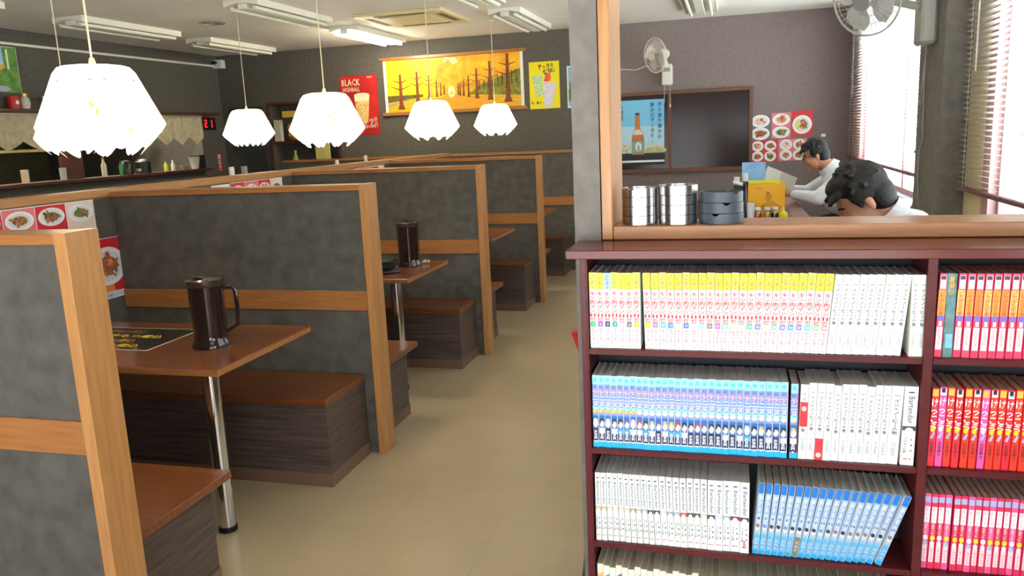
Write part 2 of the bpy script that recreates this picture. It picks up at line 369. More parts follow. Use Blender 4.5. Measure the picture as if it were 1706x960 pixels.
# water jugs
JG = mat('smoky_acrylic', (52, 36, 34), 0.08, trans=0.35, ior=1.45, coat=0.6)
JL = mat('smoky_lid', (60, 48, 40), 0.2, coat=0.6)
def jug(loc, label, rz, hd):
    t = thing('water_jug', label, 'jug', loc, 'smoky brown water jugs')
    x, y, z = loc
    r = .073
    B(JG).lathe([(0, .002), (r+.006, .002), (r+.006, .014), (r-.003, .028), (r-.005, .05), (r-.001, .25), (r+.001, .262), (r-.006, .262), (r-.009, .25), (r-.013, .05), (0, .04)], loc, 36).build('jug_body', parent=t, smooth=True)
    B(JL).lathe([(r+.002, .258), (r+.005, .262), (r+.005, .285), (r, .291), (.03, .297), (0, .298)], loc, 36).build('jug_lid', parent=t, smooth=True)
    d = Vector((math.cos(hd), math.sin(hd), 0)); b = Vector(loc)
    pts = [b+d*(r-.002)+Vector((0, 0, .245)), b+d*(r+.03)+Vector((0, 0, .25)), b+d*(r+.045)+Vector((0, 0, .23)), b+d*(r+.047)+Vector((0, 0, .15)), b+d*(r+.04)+Vector((0, 0, .085)), b+d*(r-.004)+Vector((0, 0, .06))]
    B(JG).tube(pts, .009, 8).build('handle', parent=t, smooth=True)
    B(JL).box(x-.02, x+.02, y-.055, y-.02, z+.296, z+.303, bev=.002).build('lid_catch', parent=t)
jug((-2.10, 2.80, .7301), 'smoky brown plastic water jug with handle, on the nearest booth table', 0, 0.35)
jug((-2.025, 4.80, .7301), 'smoky brown plastic water jug standing on the second booth table', 0, 2.3)
# placemat
pm = Print((-2.66, 2.69, .7303), (1, 0, 0), (0, 1, 0), .0003)
pm.rect(-.3, 0, .325, .36, col(232, 228, 214)); pm.up().rect(-.294, .006, .318, .354, mat('placemat_black', (26, 24, 22), 0.35))
pm.up()
for i, (w_, c_) in enumerate([(.5, (214, 190, 40)), (.42, (206, 140, 30)), (.5, (220, 200, 60)), (.36, (196, 120, 30))]):
    pm.text('どて焼・牛もつ煮込', -.27, .045+i*.075, .055, col(*c_), w=w_)
for i in range(6): pm.disc(-.2+i*.09, .02, .012, col(180, 120, 90), .009)
tag(pm.build('placemat'), 'black placemat with yellow lettering on the nearest booth table', 'placemat')
bw = thing('bowl', 'black bowl on a saucer on the second booth table', 'bowl', (-2.075, 4.545, .7301))
o = (-2.075, 4.545, .7301)
BL = mat('black_lacquer', (20, 26, 26), 0.12, coat=0.5)
B(BL).lathe([(0, .012), (.035, .012), (.06, .03), (.075, .062), (.078, .075), (.075, .075), (.07, .06), (.05, .03), (0, .022)], o, 32).build('bowl_body', parent=bw, smooth=True)
B(mat('blue_grey_saucer', (110, 120, 136), .2)).lathe([(0, .001), (.05, .001), (.085, .01), (.085, .013), (.05, .006), (0, .006)], o, 32).build('saucer', parent=bw, smooth=True)
tis = B(col(226, 224, 206)); 
for i in range(7): tis.ball((-1.935+random.uniform(-.02, .02), 4.87+random.uniform(-.015, .015), .739+random.uniform(0, .012)), (random.uniform(.008, .016), random.uniform(.006, .012), .0085), n=6, k=4)
tag(tis.build('paper_tissue'), 'crumpled white tissue beside the jug on the second booth table', 'tissue')

# food menus: tiles with a plate of food
FOODS = [mat('food_orange', (206, 110, 50), .6, c2=(120, 50, 26), scale=60), mat('food_green', (120, 150, 50), .6, c2=(70, 60, 30), scale=70), mat('food_red', (200, 60, 40), .6, c2=(240, 170, 120), scale=60),
         mat('food_brown', (110, 60, 34), .6, c2=(190, 140, 70), scale=70), mat('food_pink', (230, 150, 130), .6, c2=(250, 220, 200), scale=50), mat('food_purple', (110, 60, 80), .6, c2=(190, 120, 60), scale=70)]
PLATE = mat('printed_plate_white', (240, 240, 240), .5)
REDP = mat('menu_red', (206, 36, 44), .45); PINKP = mat('menu_pink', (226, 120, 130), .5)
def dish(p, a, b, r, food, plate=PLATE, flat=1.0):
    k = p.k; p.disc(a, b, r, plate, r*flat); p.up(); p.disc(a, b, r*.78, col(222, 222, 226), r*.78*flat); p.up()
    p.disc(a, b, r*.55, food, r*.5*flat, n=14); p.k += .3
    for i in range(9):
        t = random.uniform(0, 6.3); q = random.uniform(.1, .55)*r
        p.disc(a+q*math.cos(t), b+q*math.sin(t)*flat, r*random.uniform(.14, .3), food if i % 3 else random.choice(FOODS), r*random.uniform(.1, .2)*flat, n=9, rot=t); p.k += .3
    p.disc(a+.1*r, b+.2*r*flat, r*.16, random.choice(FOODS), n=8)
    p.k = k
def menu_strip(y0, y1, label, n=4, z0=1.215, z1=1.317):
    t = thing('menu_card', label, 'menu', (XS+.0012, (y0+y1)/2, z0), 'food photo menus along the booth spine')
    B(col(236, 236, 232)).box(XS-.0012, XS+.0008, y0, y1, z0-.12, z1).build('menu_sheet', parent=t)
    p = Print((XS+.0010, y0, z0-.12), (0, 1, 0), (0, 0, 1)); H_ = z1-z0+.12
    w_ = (y1-y0)/n
    for i in range(n):
        p.rect(i*w_+.002, .004, (i+1)*w_-.002, H_-.004, [REDP, PINKP, REDP, col(240, 214, 200)][i % 4])
    p.up()
    for i in range(n):
        dish(p, (i+.5)*w_, H_-.058, min(w_*.44, .08), FOODS[(i*2+1) % 6], flat=.55); dish(p, (i+.5)*w_, .05, min(w_*.42, .07), FOODS[(i*3) % 6], flat=.55)
    p.build('food_print', parent=t)
menu_strip(2.62, 3.335, 'strip of red and white dish photos beneath the spine cap of the nearest booth')
menu_strip(4.50, 5.12, 'strip of dish photos beneath the spine cap of the second booth', n=4)
menu_strip(6.35, 6.9, 'strip of dish photos beneath the spine cap of the third booth', n=4)
for y0, y1, zz, lb in ((4.30, 4.49, 1.313, 'white blank paper strip on the spine of the second booth'), (6.12, 6.34, 1.313, 'white blank paper strip on the spine of the third booth')):
    tag(B(col(238, 240, 244)).box(XS-.001, XS+.001, y0, y1, 1.22, zz).build('paper_strip'), lb, 'paper')
mc = thing('menu_card', 'single red menu sheet with a stir fry plate in the nearest booth', 'menu', (XS+.001, 3.38, .80))
B(col(238, 238, 240)).box(XS-.001, XS+.0006, 3.235, 3.515, .80, 1.115).build('menu_sheet', parent=mc)
p = Print((XS+.0008, 3.235, .80), (0, 1, 0), (0, 0, 1)); p.rect(0, .035, .28, .312, REDP); p.up(); p.poly([(0, .19), (.1, .312), (0, .312)], col(236, 160, 60)); p.poly([(0, .035), (.17, .035), (.16, .08), (0, .08)], col(230, 140, 60)); p.rect(.02, .006, .26, .03, col(200, 214, 236)); p.up()
dish(p, .14, .17, .125, FOODS[5], flat=.8); p.up(3)
for i in range(12): p.disc(.14+random.uniform(-.06, .06), .17+random.uniform(-.05, .05), random.uniform(.008, .02), FOODS[i % 6], .008, n=7, rot=random.uniform(0, 3)); p.k += .2
p.text('お好み牛すじ焼', .03, .011, .016, col(60, 60, 90)); p.build('food_print', parent=mc)
# white clips on the spine cap
for x, y, h, lb in ((-3.16, 4.62, .055, 'white card clip standing on the spine cap of the second booth'), (-3.14, 6.60, .055, 'white card clip standing on the spine cap of the third booth'), (-3.2, 6.17, .035, 'small white clip left of the third booth clip')):
    tag(B(WHITEP).box(x-.008, x+.008, y-.022, y+.022, 1.3605, 1.3605+h, bev=.003).box(x-.014, x+.014, y-.016, y+.016, 1.3605, 1.366, bev=.002).build('card_clip'), lb, 'clip')
rb = thing('sauce_bottle', 'small red-capped bottle behind the long spine cap at the far left', 'bottle', (-4.9, 4.5, 1.07))
B(mat('beige_counter', (60, 66, 72), .6)).box(-5.05, -4.75, 3.2, 8.7, 1.04, 1.0695).build('low_counter'); bpy.data.objects['low_counter']['label'] = 'dark low dining counter beyond the booth spine'; bpy.data.objects['low_counter']['category'] = 'counter'
B(col(196, 180, 160)).lathe([(0, 0), (.03, 0), (.03, .08), (.014, .11), (.014, .12), (0, .12)], (-4.9, 4.5, 1.07), 14).build('bottle_body', parent=rb, smooth=True)
B(col(190, 30, 30)).lathe([(0, .12), (.018, .12), (.02, .16), (.01, .2), (0, .2)], (-4.9, 4.5, 1.07), 12).build('bottle_cap', parent=rb, smooth=True)
bpy.data.objects['low_counter'].location = (0, 0, 0)
B(PANEL).box(-5.0, -4.8, 3.25, 8.6, 0, 1.04).build('counter_front', parent=bpy.data.objects['low_counter'])

# ================================================================== KITCHEN SIDE
led = B(DARKW).box(XL-.11, XL+.12, OY0+.002, OY1-.005, 1.2702, 1.3, bev=.003).build('counter_ledge'); tag(led, 'dark red-brown pass-through ledge along the kitchen opening', 'counter')
shf = B(DARKW).box(XL+.001, XL+.16, 2.9, 8.72, 1.93, 1.955, bev=.003).build('wall_shelf'); tag(shf, 'long dark red wooden shelf above the lace valance', 'shelf')
LACE = mat('cream_lace', (214, 202, 170), .8, c2=(192, 178, 144), scale=18, bump=.3)
def valance(y0, y1, label, teeth):
    me = MB(); me.mats = [LACE]; n = teeth*8
    rows = 8
    for j in range(rows+1):
        for i in range(n+1):
            u = i/n; ph = (u*teeth) % 1; tooth = abs(ph-.5)*2
            zb = 1.585+.06*(1-tooth)**0.8*0+.088*tooth
            z = 1.915+(zb-1.915)*j/rows
            me.v.append((XL+.035+.008*math.sin(u*teeth*2*PI*1.5)+.004*j/rows, y0+(y1-y0)*u, z))
    for j in range(rows):
        for i in range(n): me.f.append((j*(n+1)+i, j*(n+1)+i+1, (j+1)*(n+1)+i+1, (j+1)*(n+1)+i)); me.m.append(0)
    o = me.build('lace_valance'); tag(o, label, 'curtain'); return o
valance(3.6, 6.58, 'cream lace valance over the left half of the kitchen opening', 9)
valance(6.60, 8.52, 'cream lace valance ending beside the red number display', 7)
tag(B(CREAM).cyl((XL+.03, OY0, 1.918), (XL+.03, OY1, 1.918), .006, n=8).build('curtain_rod'), 'thin rod carrying the lace valances', 'rod')
tag(B(mat('rail_cream', (190, 180, 120), .5)).box(XL-.1, XL-.08, 5.0, 6.35, 1.575, 1.6).build('cup_rail'), 'pale rail inside the kitchen opening at the far left', 'rail')
tag(B(DARKW).box(XL-.1, XL+.0, 6.42, 6.62, 1.301, 1.925).build('opening_post'), 'dark wooden post dividing the kitchen opening', 'post')
kf = B(mat('kitchen_hood', (88, 86, 76), .4, c2=(110, 106, 90), scale=5)).box(-8.3, -7.3, 4.0, 8.9, 1.75, 2.3); tag(kf.build('extractor_hood'), 'dim grey extractor hood inside the kitchen', 'hood')
kc = B(mat('kitchen_steel', (120, 122, 118), .35, 0.6)).box(-8.2, -7.4, 3.8, 8.9, 0, .95); tag(kc.build('kitchen_counter'), 'steel kitchen worktop seen dimly through the opening', 'counter')
def bottle(name, x, y, z, h, r, c, cc, label, m=None):
    t = thing(name, label, 'bottle', (x, y, z))
    B(m or col(*c, .3)).lathe([(0, 0), (r, 0), (r, h*.6), (r*.45, h*.78), (r*.42, h*.9), (0, h*.9)], (x, y, z), 16).build('bottle_body', parent=t, smooth=True)
    B(col(*cc)).lathe([(0, h*.9), (r*.5, h*.9), (r*.45, h), (0, h)], (x, y, z), 12).build('bottle_cap', parent=t, smooth=True)
    return t
LZ = 1.301
bottle('squeeze_bottle', XL+.02, 6.86, LZ, .19, .026, (226, 222, 190), (226, 150, 40), 'pale squeeze bottle with orange cap on the kitchen ledge')
bottle('green_bottle', XL+.02, 7.10, LZ, .14, .02, (50, 120, 50), (40, 90, 40), 'green bottle on the kitchen ledge beside the pale squeeze bottle')
bottle('yellow_bottle', XL+.02, 7.80, LZ, .12, .022, (200, 200, 40), (60, 140, 40), 'yellow bottle with green cap on the kitchen ledge')
bottle('dressing_bottle', XL+.02, 7.92, LZ, .12, .022, (200, 205, 180), (230, 230, 220), 'pale dressing bottle right of the yellow one on the kitchen ledge')
def pot(name, x, y, z, prof, c, label, cat='pot', m=None):
    o = B(m or col(*c, .35)).lathe(prof, (x, y, z), 24).build(name, smooth=True); return tag(o, label, cat)
pot('steel_tumbler', XL+.02, 6.33, LZ, [(0, 0), (.028, 0), (.032, .115), (.028, .115), (.025, .006), (0, .006)], (190, 196, 196), 'light steel tumbler on the kitchen ledge at the left', 'cup')
pot('black_kettle', XL-.02, 7.22, LZ, [(0, 0), (.07, 0), (.075, .1), (.05, .14), (0, .15)], (26, 28, 28), 'black kettle on the kitchen ledge beside the green bottle', 'kettle')
pot('black_pot', XL-.02, 7.48, LZ, [(0, 0), (.08, 0), (.085, .12), (.05, .15), (0, .155)], (32, 32, 30), 'black lidded pot in the middle of the kitchen ledge')
pot('ladle_bowl', XL+.03, 7.35, LZ, [(0, .02), (.02, .02), (.03, .05), (.027, .05), (0, .026)], (210, 206, 190), 'small pale ladle bowl before the black pot', 'ladle')
pot('ceramic_bowl', XL+.02, 8.12, LZ, [(0, 0), (.035, 0), (.06, .05), (.056, .05), (.03, .006), (0, .006)], (150, 140, 110), 'tan ceramic bowl on the right part of the kitchen ledge', 'bowl')
bk = thing('bowl_stack', 'stack of white bowls on the right end of the kitchen ledge', 'bowls', (XL+.03, 8.30, LZ))
for i in range(5):
    B(col(222, 220, 210)).lathe([(0, 0+i*.026), (.035, i*.026), (.05+.006*i, .035+i*.026), (.047+.006*i, .035+i*.026), (.03, .006+i*.026), (0, .006+i*.026)], (XL+.03, 8.30, LZ), 24).build('bowl', parent=bk, smooth=True)
tag(B(col(24, 24, 26)).box(XL-.09, XL+.04, 8.38, 8.50, LZ, LZ+.16, bev=.004).build('black_box'), 'black box right of the white bowl stack on the kitchen ledge', 'box')
pb = thing('hanging_pan', 'golden pan hanging in the dim kitchen above the ledge', 'pan', (-7.2, 8.75, 1.62))
B(mat('gold_pan', (200, 160, 80), .3, .6)).lathe([(0, 0), (.07, .0), (.1, .04), (.096, .04), (.068, .006), (0, .006)], (-7.2, 8.75, 1.60), 24).build('pan_body', parent=pb, smooth=True)
B(BLACK).cyl((-7.2, 8.75, 1.64), (-7.2, 8.75, 1.76), .008, n=8).build('handle', parent=pb)
tag(B(col(214, 196, 170)).box(XL+.04, XL+.12, 5.83, 5.845, LZ, LZ+.12, M=Matrix.Translation((0, 0, 0))).build('paper_stand'), 'leaning pale card at the far left end of the kitchen ledge', 'card')
# things on the shelf
jr = thing('tin_can', 'red round tin on the shelf at the far left', 'can', (XL+.08, 5.84, 1.9555))
B(col(200, 40, 30)).lathe([(0, 0), (.05, 0), (.05, .11), (0, .11)], (XL+.08, 5.84, 1.9555), 20).build('can_body', parent=jr, smooth=True)
B(col(240, 240, 230)).cyl((XL+.131, 5.83, 2.01), (XL+.133, 5.83, 2.01), .018, n=16).build('round_label', parent=jr)
js = thing('glass_jar', 'pale jar with golden lid on the shelf beside the red tin', 'jar', (XL+.09, 5.95, 1.9555))
B(col(196, 200, 186, .3)).lathe([(0, 0), (.035, 0), (.045, .05), (.038, .095), (.022, .11), (0, .11)], (XL+.09, 5.95, 1.9555), 18).build('jar_body', parent=js, smooth=True)
B(mat('gold_lid', (220, 170, 60), .3, .5)).lathe([(0, .11), (.022, .11), (.024, .135), (0, .14)], (XL+.09, 5.95, 1.9555), 14).build('lid', parent=js, smooth=True)
pot('white_cup', XL+.08, 6.22, 1.9555, [(0, 0), (.035, 0), (.045, .12), (.041, .12), (.03, .006), (0, .006)], (226, 224, 214), 'tall white cup on the shelf left of the big lampshade', 'cup')
# green poster
gp = thing('poster', 'green and blue landscape poster at the far left edge', 'poster', (XL+.002, 5.9, 2.3))
B(col(214, 220, 200)).box(XL+.0005, XL+.003, 5.45, 6.02, 2.105, 2.5).build('poster_sheet', parent=gp)
p = Print((XL+.0032, 5.45, 2.105), (0, 1, 0), (0, 0, 1)); p.rect(.0, .0, .565, .39, mat('poster_green', (110, 160, 50), .5, c2=(60, 120, 40), scale=14)); p.up(); p.rect(0, .22, .42, .39, mat('poster_sky', (120, 180, 230), .5, c2=(220, 235, 245), scale=7)); p.disc(.38, .03, .07, col(170, 180, 200), .025); p.poly([(.3, .14), (.44, .22), (.4, .24), (.28, .17)], mat('poster_flowers', (220, 120, 40), .5, c2=(230, 200, 60), scale=40)); p.rect(.455, .2, .475, .37, col(230, 240, 220)); p.build('landscape_print', parent=gp)
# number display
nd = thing('number_display', 'small black call display with red digits 21', 'display', (XL+.02, 8.66, 1.82))
B(BLACK).box(XL+.001, XL+.03, 8.53, 8.80, 1.755, 1.9, bev=.003).build('display_case', parent=nd)
RED = mat('red_led', (255, 30, 30), .4, emit=(255, 20, 26), es=3.5)
p = Print((XL+.0302, 8.53, 1.755), (0, 1, 0), (0, 0, 1))
def seg(p, x, y, segs, w=.045, h=.09, t=.013):
    S = {'a': (x, y+h-t, x+w, y+h), 'g': (x, y+h/2-t/2, x+w, y+h/2+t/2), 'd': (x, y, x+w, y+t), 'b': (x+w-t, y+h/2, x+w, y+h), 'c': (x+w-t, y, x+w, y+h/2), 'f': (x, y+h/2, x+t, y+h), 'e': (x, y, x+t, y+h/2)}
    for q in segs: p.rect(*S[q], RED)
seg(p, .045, .03, 'abged'); seg(p, .15, .03, 'bc'); p.build('lit_digits', parent=nd)
sg = thing('wall_sign', 'narrow red vertical sign with white letters by the kitchen corner', 'sign', (XL+.002, 8.83, 1.35))
B(col(190, 30, 40)).box(XL+.0005, XL+.003, 8.79, 8.87, 1.24, 1.47).build('sign_board', parent=sg)
p = Print((XL+.0032, 8.79, 1.24), (0, 1, 0), (0, 0, 1)); p.vtext('禁煙席', .04, .215, .062, col(240, 236, 230), pitch=1.1); p.build('sign_lettering', parent=sg)
cb = thing('wall_camera', 'small white box with black lens in the upper left corner', 'camera', (XL+.05, 8.95, 2.57))
B(WHITEP).box(XL+.0, XL+.12, 8.90, 8.998, 2.50, 2.60, bev=.004).build('camera_case', parent=cb); B(BLACK).cyl((XL+.05, 8.90, 2.565), (XL+.05, 8.85, 2.565), .022, n=16).build('lens', parent=cb)
# alcove
tag(B(DARKW).box(A0+.001, A1-.001, YB-.0005, YB+.235, 1.555, 1.58, bev=.003).build('alcove_shelf'), 'brown shelf board in the back wall alcove', 'shelf')
af = thing('service_hatch', 'dark wooden surround of the alcove in the back wall', 'surround', (A0, YB, Z0))
B(DARKW).box(A0-.03, A1+.03, YB-.03, YB-.001, Z1, Z1+.03).build('head', parent=af); B(DARKW).box(A0-.03, A0, YB-.03, YB-.001, Z0, Z1).build('jamb', parent=af); B(DARKW).box(A1, A1+.03, YB-.03, YB-.001, Z0, Z1).build('jamb', parent=af)
tag(B(mat('brass_plate', (206, 180, 70), .4)).box(-5.34, -4.98, YB-.032, YB-.0305, 1.865, 1.94, bev=.0005).box(-5.34, -4.98, YB-.0305, YB+.0, 1.88, 1.93).build('name_plate'), 'yellowish plate hanging at the top of the alcove', 'plate')
tag(B(col(200, 196, 176)).box(-5.49, -5.40, YB+.0, YB+.07, 1.5805, 1.84, bev=.003).build('tissue_box'), 'tall pale box standing on the alcove shelf', 'box')
og = B(mat('golden_ornament', (220, 140, 40), .35, .4, c2=(250, 200, 90), scale=30)); og.ball((-5.25, YB+.1, 1.655), (.1, .07, .075)); og.ball((-5.17, YB+.08, 1.61), (.1, .06, .03)); og.ball((-5.3, YB+.09, 1.74), (.05, .04, .06))
tag(og.build('gold_ornament', smooth=True), 'golden rounded ornament on the alcove shelf', 'ornament')
tag(B(mat('pale_yellow_panel', (206, 196, 120), .5)).box(-4.93, -4.74, YB-.028, YB+.0, 1.3, 1.56, bev=.002).build('notice_panel'), 'pale yellow panel below the alcove shelf', 'panel')
bottle('yellow_jar_bottle', -5.27, YB+.08, 1.2201, .24, .035, (170, 160, 70), (190, 180, 100), 'slim yellow-green bottle at the bottom of the alcove')
tag(B(mat('white_carton', (210, 212, 206), .5)).box(-5.99, -5.94, 8.66, 8.72, 1.0695, 1.3, bev=.003).build('paper_cone'), 'small white carton before the dark door', 'carton'); 
cbn = bpy.data.objects['paper_cone']; cbn.location = (0.2, 0, 0)
tag(B(PANEL).box(-6.1, -5.45, 8.5, 8.75, 0, 1.069).box(-6.1, -5.40, 8.48, 8.77, 1.0, 1.069, DARKW).build('side_counter'), 'dark low cabinet in the back left corner by the door', 'cabinet')
tag(B(col(120, 134, 130)).box(-5.62, -5.54, 8.6, 8.66, 1.07, 1.2, bev=.003).build('grey_tin'), 'small grey-green tin on the corner cabinet', 'tin')

# ================================================================== BACK WALL PICTURES
Y9 = YB
def sheet(x0, x1, z0, z1, label, cat='poster', c=(230, 230, 226), name='poster'):
    t = thing(name, label, cat, ((x0+x1)/2, Y9-.002, z0))
    B(col(*c)).box(x0, x1, Y9-.003, Y9-.0003, z0, z1).build('poster_sheet', parent=t)
    return t, Print((x0, Y9-.0032, z0), (1, 0, 0), (0, 0, 1), .0006)
# autumn scroll
t = thing('wall_scroll', 'wide autumn avenue picture scroll with wooden rods', 'picture', (-3.1, Y9-.01, 1.83))
B(mat('scroll_cloth', (240, 238, 230), .6)).box(-3.965, -2.265, Y9-.004, Y9-.001, 1.85, 2.455).build('scroll_cloth', parent=t)
B(WOODX).box(-4.0, -2.225, Y9-.03, Y9-.001, 2.45, 2.485, bev=.004).build('top_rod', parent=t); B(WOODX).box(-4.0, -2.235, Y9-.03, Y9-.001, 1.815, 1.855, bev=.004).build('bottom_rod', parent=t)
p = Print((-3.93, Y9-.0045, 1.855), (1, 0, 0), (0, 0, 1), .0005)
Wp, Hp = 1.63, .595
FOL = mat('autumn_leaves', (250, 206, 20), .5, c2=(238, 150, 20), scale=9, detail=8); FOL2 = mat('autumn_leaves_bright', (255, 224, 30), .5, c2=(250, 190, 20), scale=12, detail=8)
TR = mat('trunk_brown', (110, 50, 20), .6, c2=(140, 70, 30), scale=40); GRD = mat('leaf_ground', (246, 196, 40), .5, c2=(226, 160, 30), scale=25, stretch=(.3, 1, 3))
p.rect(0, 0, Wp, Hp, FOL); p.up(); p.poly([(0, 0), (.5, 0), (.72, .17), (.62, .6*Hp), (.62, Hp), (0, Hp)], FOL2); p.rect(0, 0, Wp, .14, GRD); p.poly([(1.0, .16), (Wp, .12), (Wp, .42), (1.15, .26)], mat('far_green', (150, 160, 40), .6, c2=(110, 90, 40), scale=20)); p.poly([(0, .11), (.45, .16), (.45, .19), (0, .19)], mat('far_hedge', (120, 110, 30), .6, c2=(80, 70, 30), scale=30)); p.up()
p.poly([(.0, .06), (.3, .135), (.3, .15), (0, .09)], col(170, 160, 150)); p.poly([(.3, 0), (1.5, 0), (.85, .17), (.75, .17)], mat('leaf_road', (250, 180, 30), .5, c2=(230, 150, 30), scale=30, stretch=(.3, 1, 4)))
p.disc(.8, .2, .045, col(255, 244, 190), .065); p.up(); p.disc(.8, .185, .03, col(200, 220, 120), .025)
p.poly([(.7, .52), (.78, .56), (.84, .5), (.9, .53), (.86, .58), (.74, .59)], col(255, 240, 170)); p.up()
trs = [(.17, .03, .40, .03), (.38, .09, .36, .023), (.53, .13, .27, .016), (.62, .15, .2, .011), (.67, .16, .16, .008), (.71, .17, .12, .006), (1.48, .05, .55, .034), (1.27, .085, .43, .024), (1.11, .11, .33, .018), (1.01, .13, .24, .012), (.95, .145, .19, .009), (.91, .15, .16, .007), (.885, .16, .13, .006)]
for x, y, h, r in trs:
    h = min(h, Hp-y-.01)
    p.poly([(x-r*1.5, y), (x+r*1.5, y), (x+r*.8, y+.06), (x+r*.55, y+h), (x-r*.35, y+h), (x-r*.8, y+.06)], TR)
    for s in (-1, 1):
        for q in (.55, .75):
            y0 = y+h*q; L = r*4.2*(1.3-q)
            p.poly([(x+s*r*.4, y0), (x+s*(r+L), min(y0+L*.5, Hp-.005)), (x+s*(r+L), min(y0+L*.5+.004, Hp-.002)), (x+s*r*.4, y0+r*.5)], TR)
for i in range(9): p.rect(1.14+i*.055, .2+i*.006, 1.15+i*.055, .3+i*.014, mat('thin_trunks', (70, 50, 30), .6))
p.build('autumn_print', parent=t)
# red highball poster
t, p = sheet(-4.545, -4.055, 1.61, 2.31, 'red drinks poster with a tall iced glass, BLACK lettering', c=(150, 30, 34))
RDP = mat('poster_red', (170, 30, 34), .45, c2=(214, 44, 40), scale=3)
p.rect(.006, .006, .484, .694, RDP); p.up()
p.text('BLACK', .03, .585, .105, col(240, 220, 190), w=.24); p.text('HIGHBALL', .04, .515, .07, col(240, 214, 180), w=.22)
p.text('SPECIAL', .36, .665, .022, col(250, 240, 230), w=.07)
p.text('グッ!!', .28, .12, .10, col(246, 236, 220), w=.18, rot=.1); p.text('うまい氷点下', .28, .075, .045, col(250, 240, 226), w=.19, rot=.1)
p.poly([(.21, .14), (.34, .14), (.38, .47), (.18, .47)], mat('whisky_gold', (230, 170, 70), .4, c2=(250, 224, 150), scale=22)); p.up(); p.poly([(.185, .40), (.37, .40), (.38, .47), (.18, .47)], col(252, 240, 214)); p.disc(.28, .47, .1, col(250, 230, 190), .025)
for i in range(5): p.poly([(a+.2+random.uniform(0, .1), b+.18+i*.045) for a, b in ((0, 0), (.05, .01), (.045, .045), (-.005, .035))], col(246, 214, 150))
for i in range(7): p.disc(random.uniform(.03, .46), random.uniform(.1, .55), .008, col(236, 120, 110), n=6)
p.build('drink_print', parent=t)
# yellow poster
t, p = sheet(-2.2, -1.853, 1.808, 2.322, 'yellow poster with green and pink iced glasses', c=(240, 226, 30))
p.rect(.003, .003, .344, .511, mat('poster_yellow', (246, 228, 20), .5)); p.up()
p.text('すっきり', .105, .425, .075, col(40, 30, 30), w=.18, rot=.06); p.text('爽快♪', .165, .375, .055, col(60, 40, 50), w=.14, rot=.18); p.text('新・夏の一杯', .02, .055, .035, col(40, 36, 30), w=.17)
p.poly([(.03, .36), (.15, .38), (.16, .15), (.075, .13)], mat('green_drink', (150, 200, 110), .4, c2=(220, 236, 200), scale=40)); p.poly([(.17, .3), (.315, .27), (.25, .01), (.16, .03)], mat('violet_drink', (206, 196, 220), .4, c2=(236, 232, 240), scale=40)); p.poly([(.16, .31), (.26, .39), (.21, .36), (.2, .29)], col(230, 80, 60)); p.up(); p.disc(.215, .34, .035, mat('splash_red', (236, 110, 80), .5, c2=(240, 60, 60), scale=50), .045)
p.build('drink_print', parent=t)
t, p = sheet(-1.768, -1.45, 1.80, 2.255, 'blue and green poster half hidden by the column', c=(232, 236, 232))
p.rect(.012, .02, .3, .44, mat('poster_azure', (120, 180, 220), .5, c2=(150, 200, 230), scale=6)); p.up(); p.rect(.012, .07, .3, .2, mat('poster_leaf', (60, 130, 50), .5, c2=(120, 170, 80), scale=30)); p.poly([(.02, .1), (.06, .1), (.05, .3), (.03, .28)], col(70, 100, 60)); p.build('landscape_print', parent=t)
# shochu poster
t, p = sheet(-1.30, -.70, 1.145, 1.852, 'blue sky poster with a brown bottle and vertical brush writing', c=(30, 32, 40))
p.rect(.0, .10, .595, .70, mat('poster_sky_blue', (120, 196, 234), .5)); p.up(); p.rect(0, .10, .595, .42, mat('poster_sky_pale', (176, 214, 232), .5)); p.up(); p.rect(0, .10, .595, .24, mat('poster_haze', (196, 206, 206), .5)); p.up(); p.rect(0, .03, .595, .052, col(236, 238, 240))
p.disc(.13, .17, .11, mat('poster_bushes', (150, 170, 130), .5, c2=(220, 226, 210), scale=40), .055); p.disc(.5, .155, .12, mat('poster_field', (170, 166, 110), .5, c2=(200, 196, 150), scale=30), .04); p.rect(0, .1, .595, .13, mat('poster_dark_table', (40, 40, 44), .5)); p.up()
BR = mat('bottle_brown', (176, 96, 44), .4, c2=(200, 130, 60), scale=6)
p.poly([(.245, .115), (.375, .115), (.38, .26), (.37, .33), (.335, .40), (.33, .54), (.285, .54), (.28, .40), (.25, .33), (.24, .26)], BR); p.up(); p.rect(.285, .54, .33, .565, col(60, 50, 60)); p.poly([(.255, .33), (.365, .33), (.335, .385), (.28, .385)], col(222, 210, 200)); p.poly([(.245, .14), (.378, .14), (.381, .26), (.24, .26)], col(120, 170, 170)); p.up(); p.disc(.315, .2, .035, col(230, 234, 226), .05); p.up(); p.vtext('一刻者', .315, .245, .03, col(60, 50, 60))
p.vtext('一刻者', .125, .66, .058, col(30, 40, 70)); p.vtext('芋焼酎', .06, .56, .028, col(220, 60, 80)); p.vtext('芋の香り華やか', .55, .67, .05, col(50, 90, 130), pitch=1.15); p.vtext('飲み口すっきり。', .47, .67, .05, col(60, 100, 140), pitch=1.1)
p.build('bottle_print', parent=t)
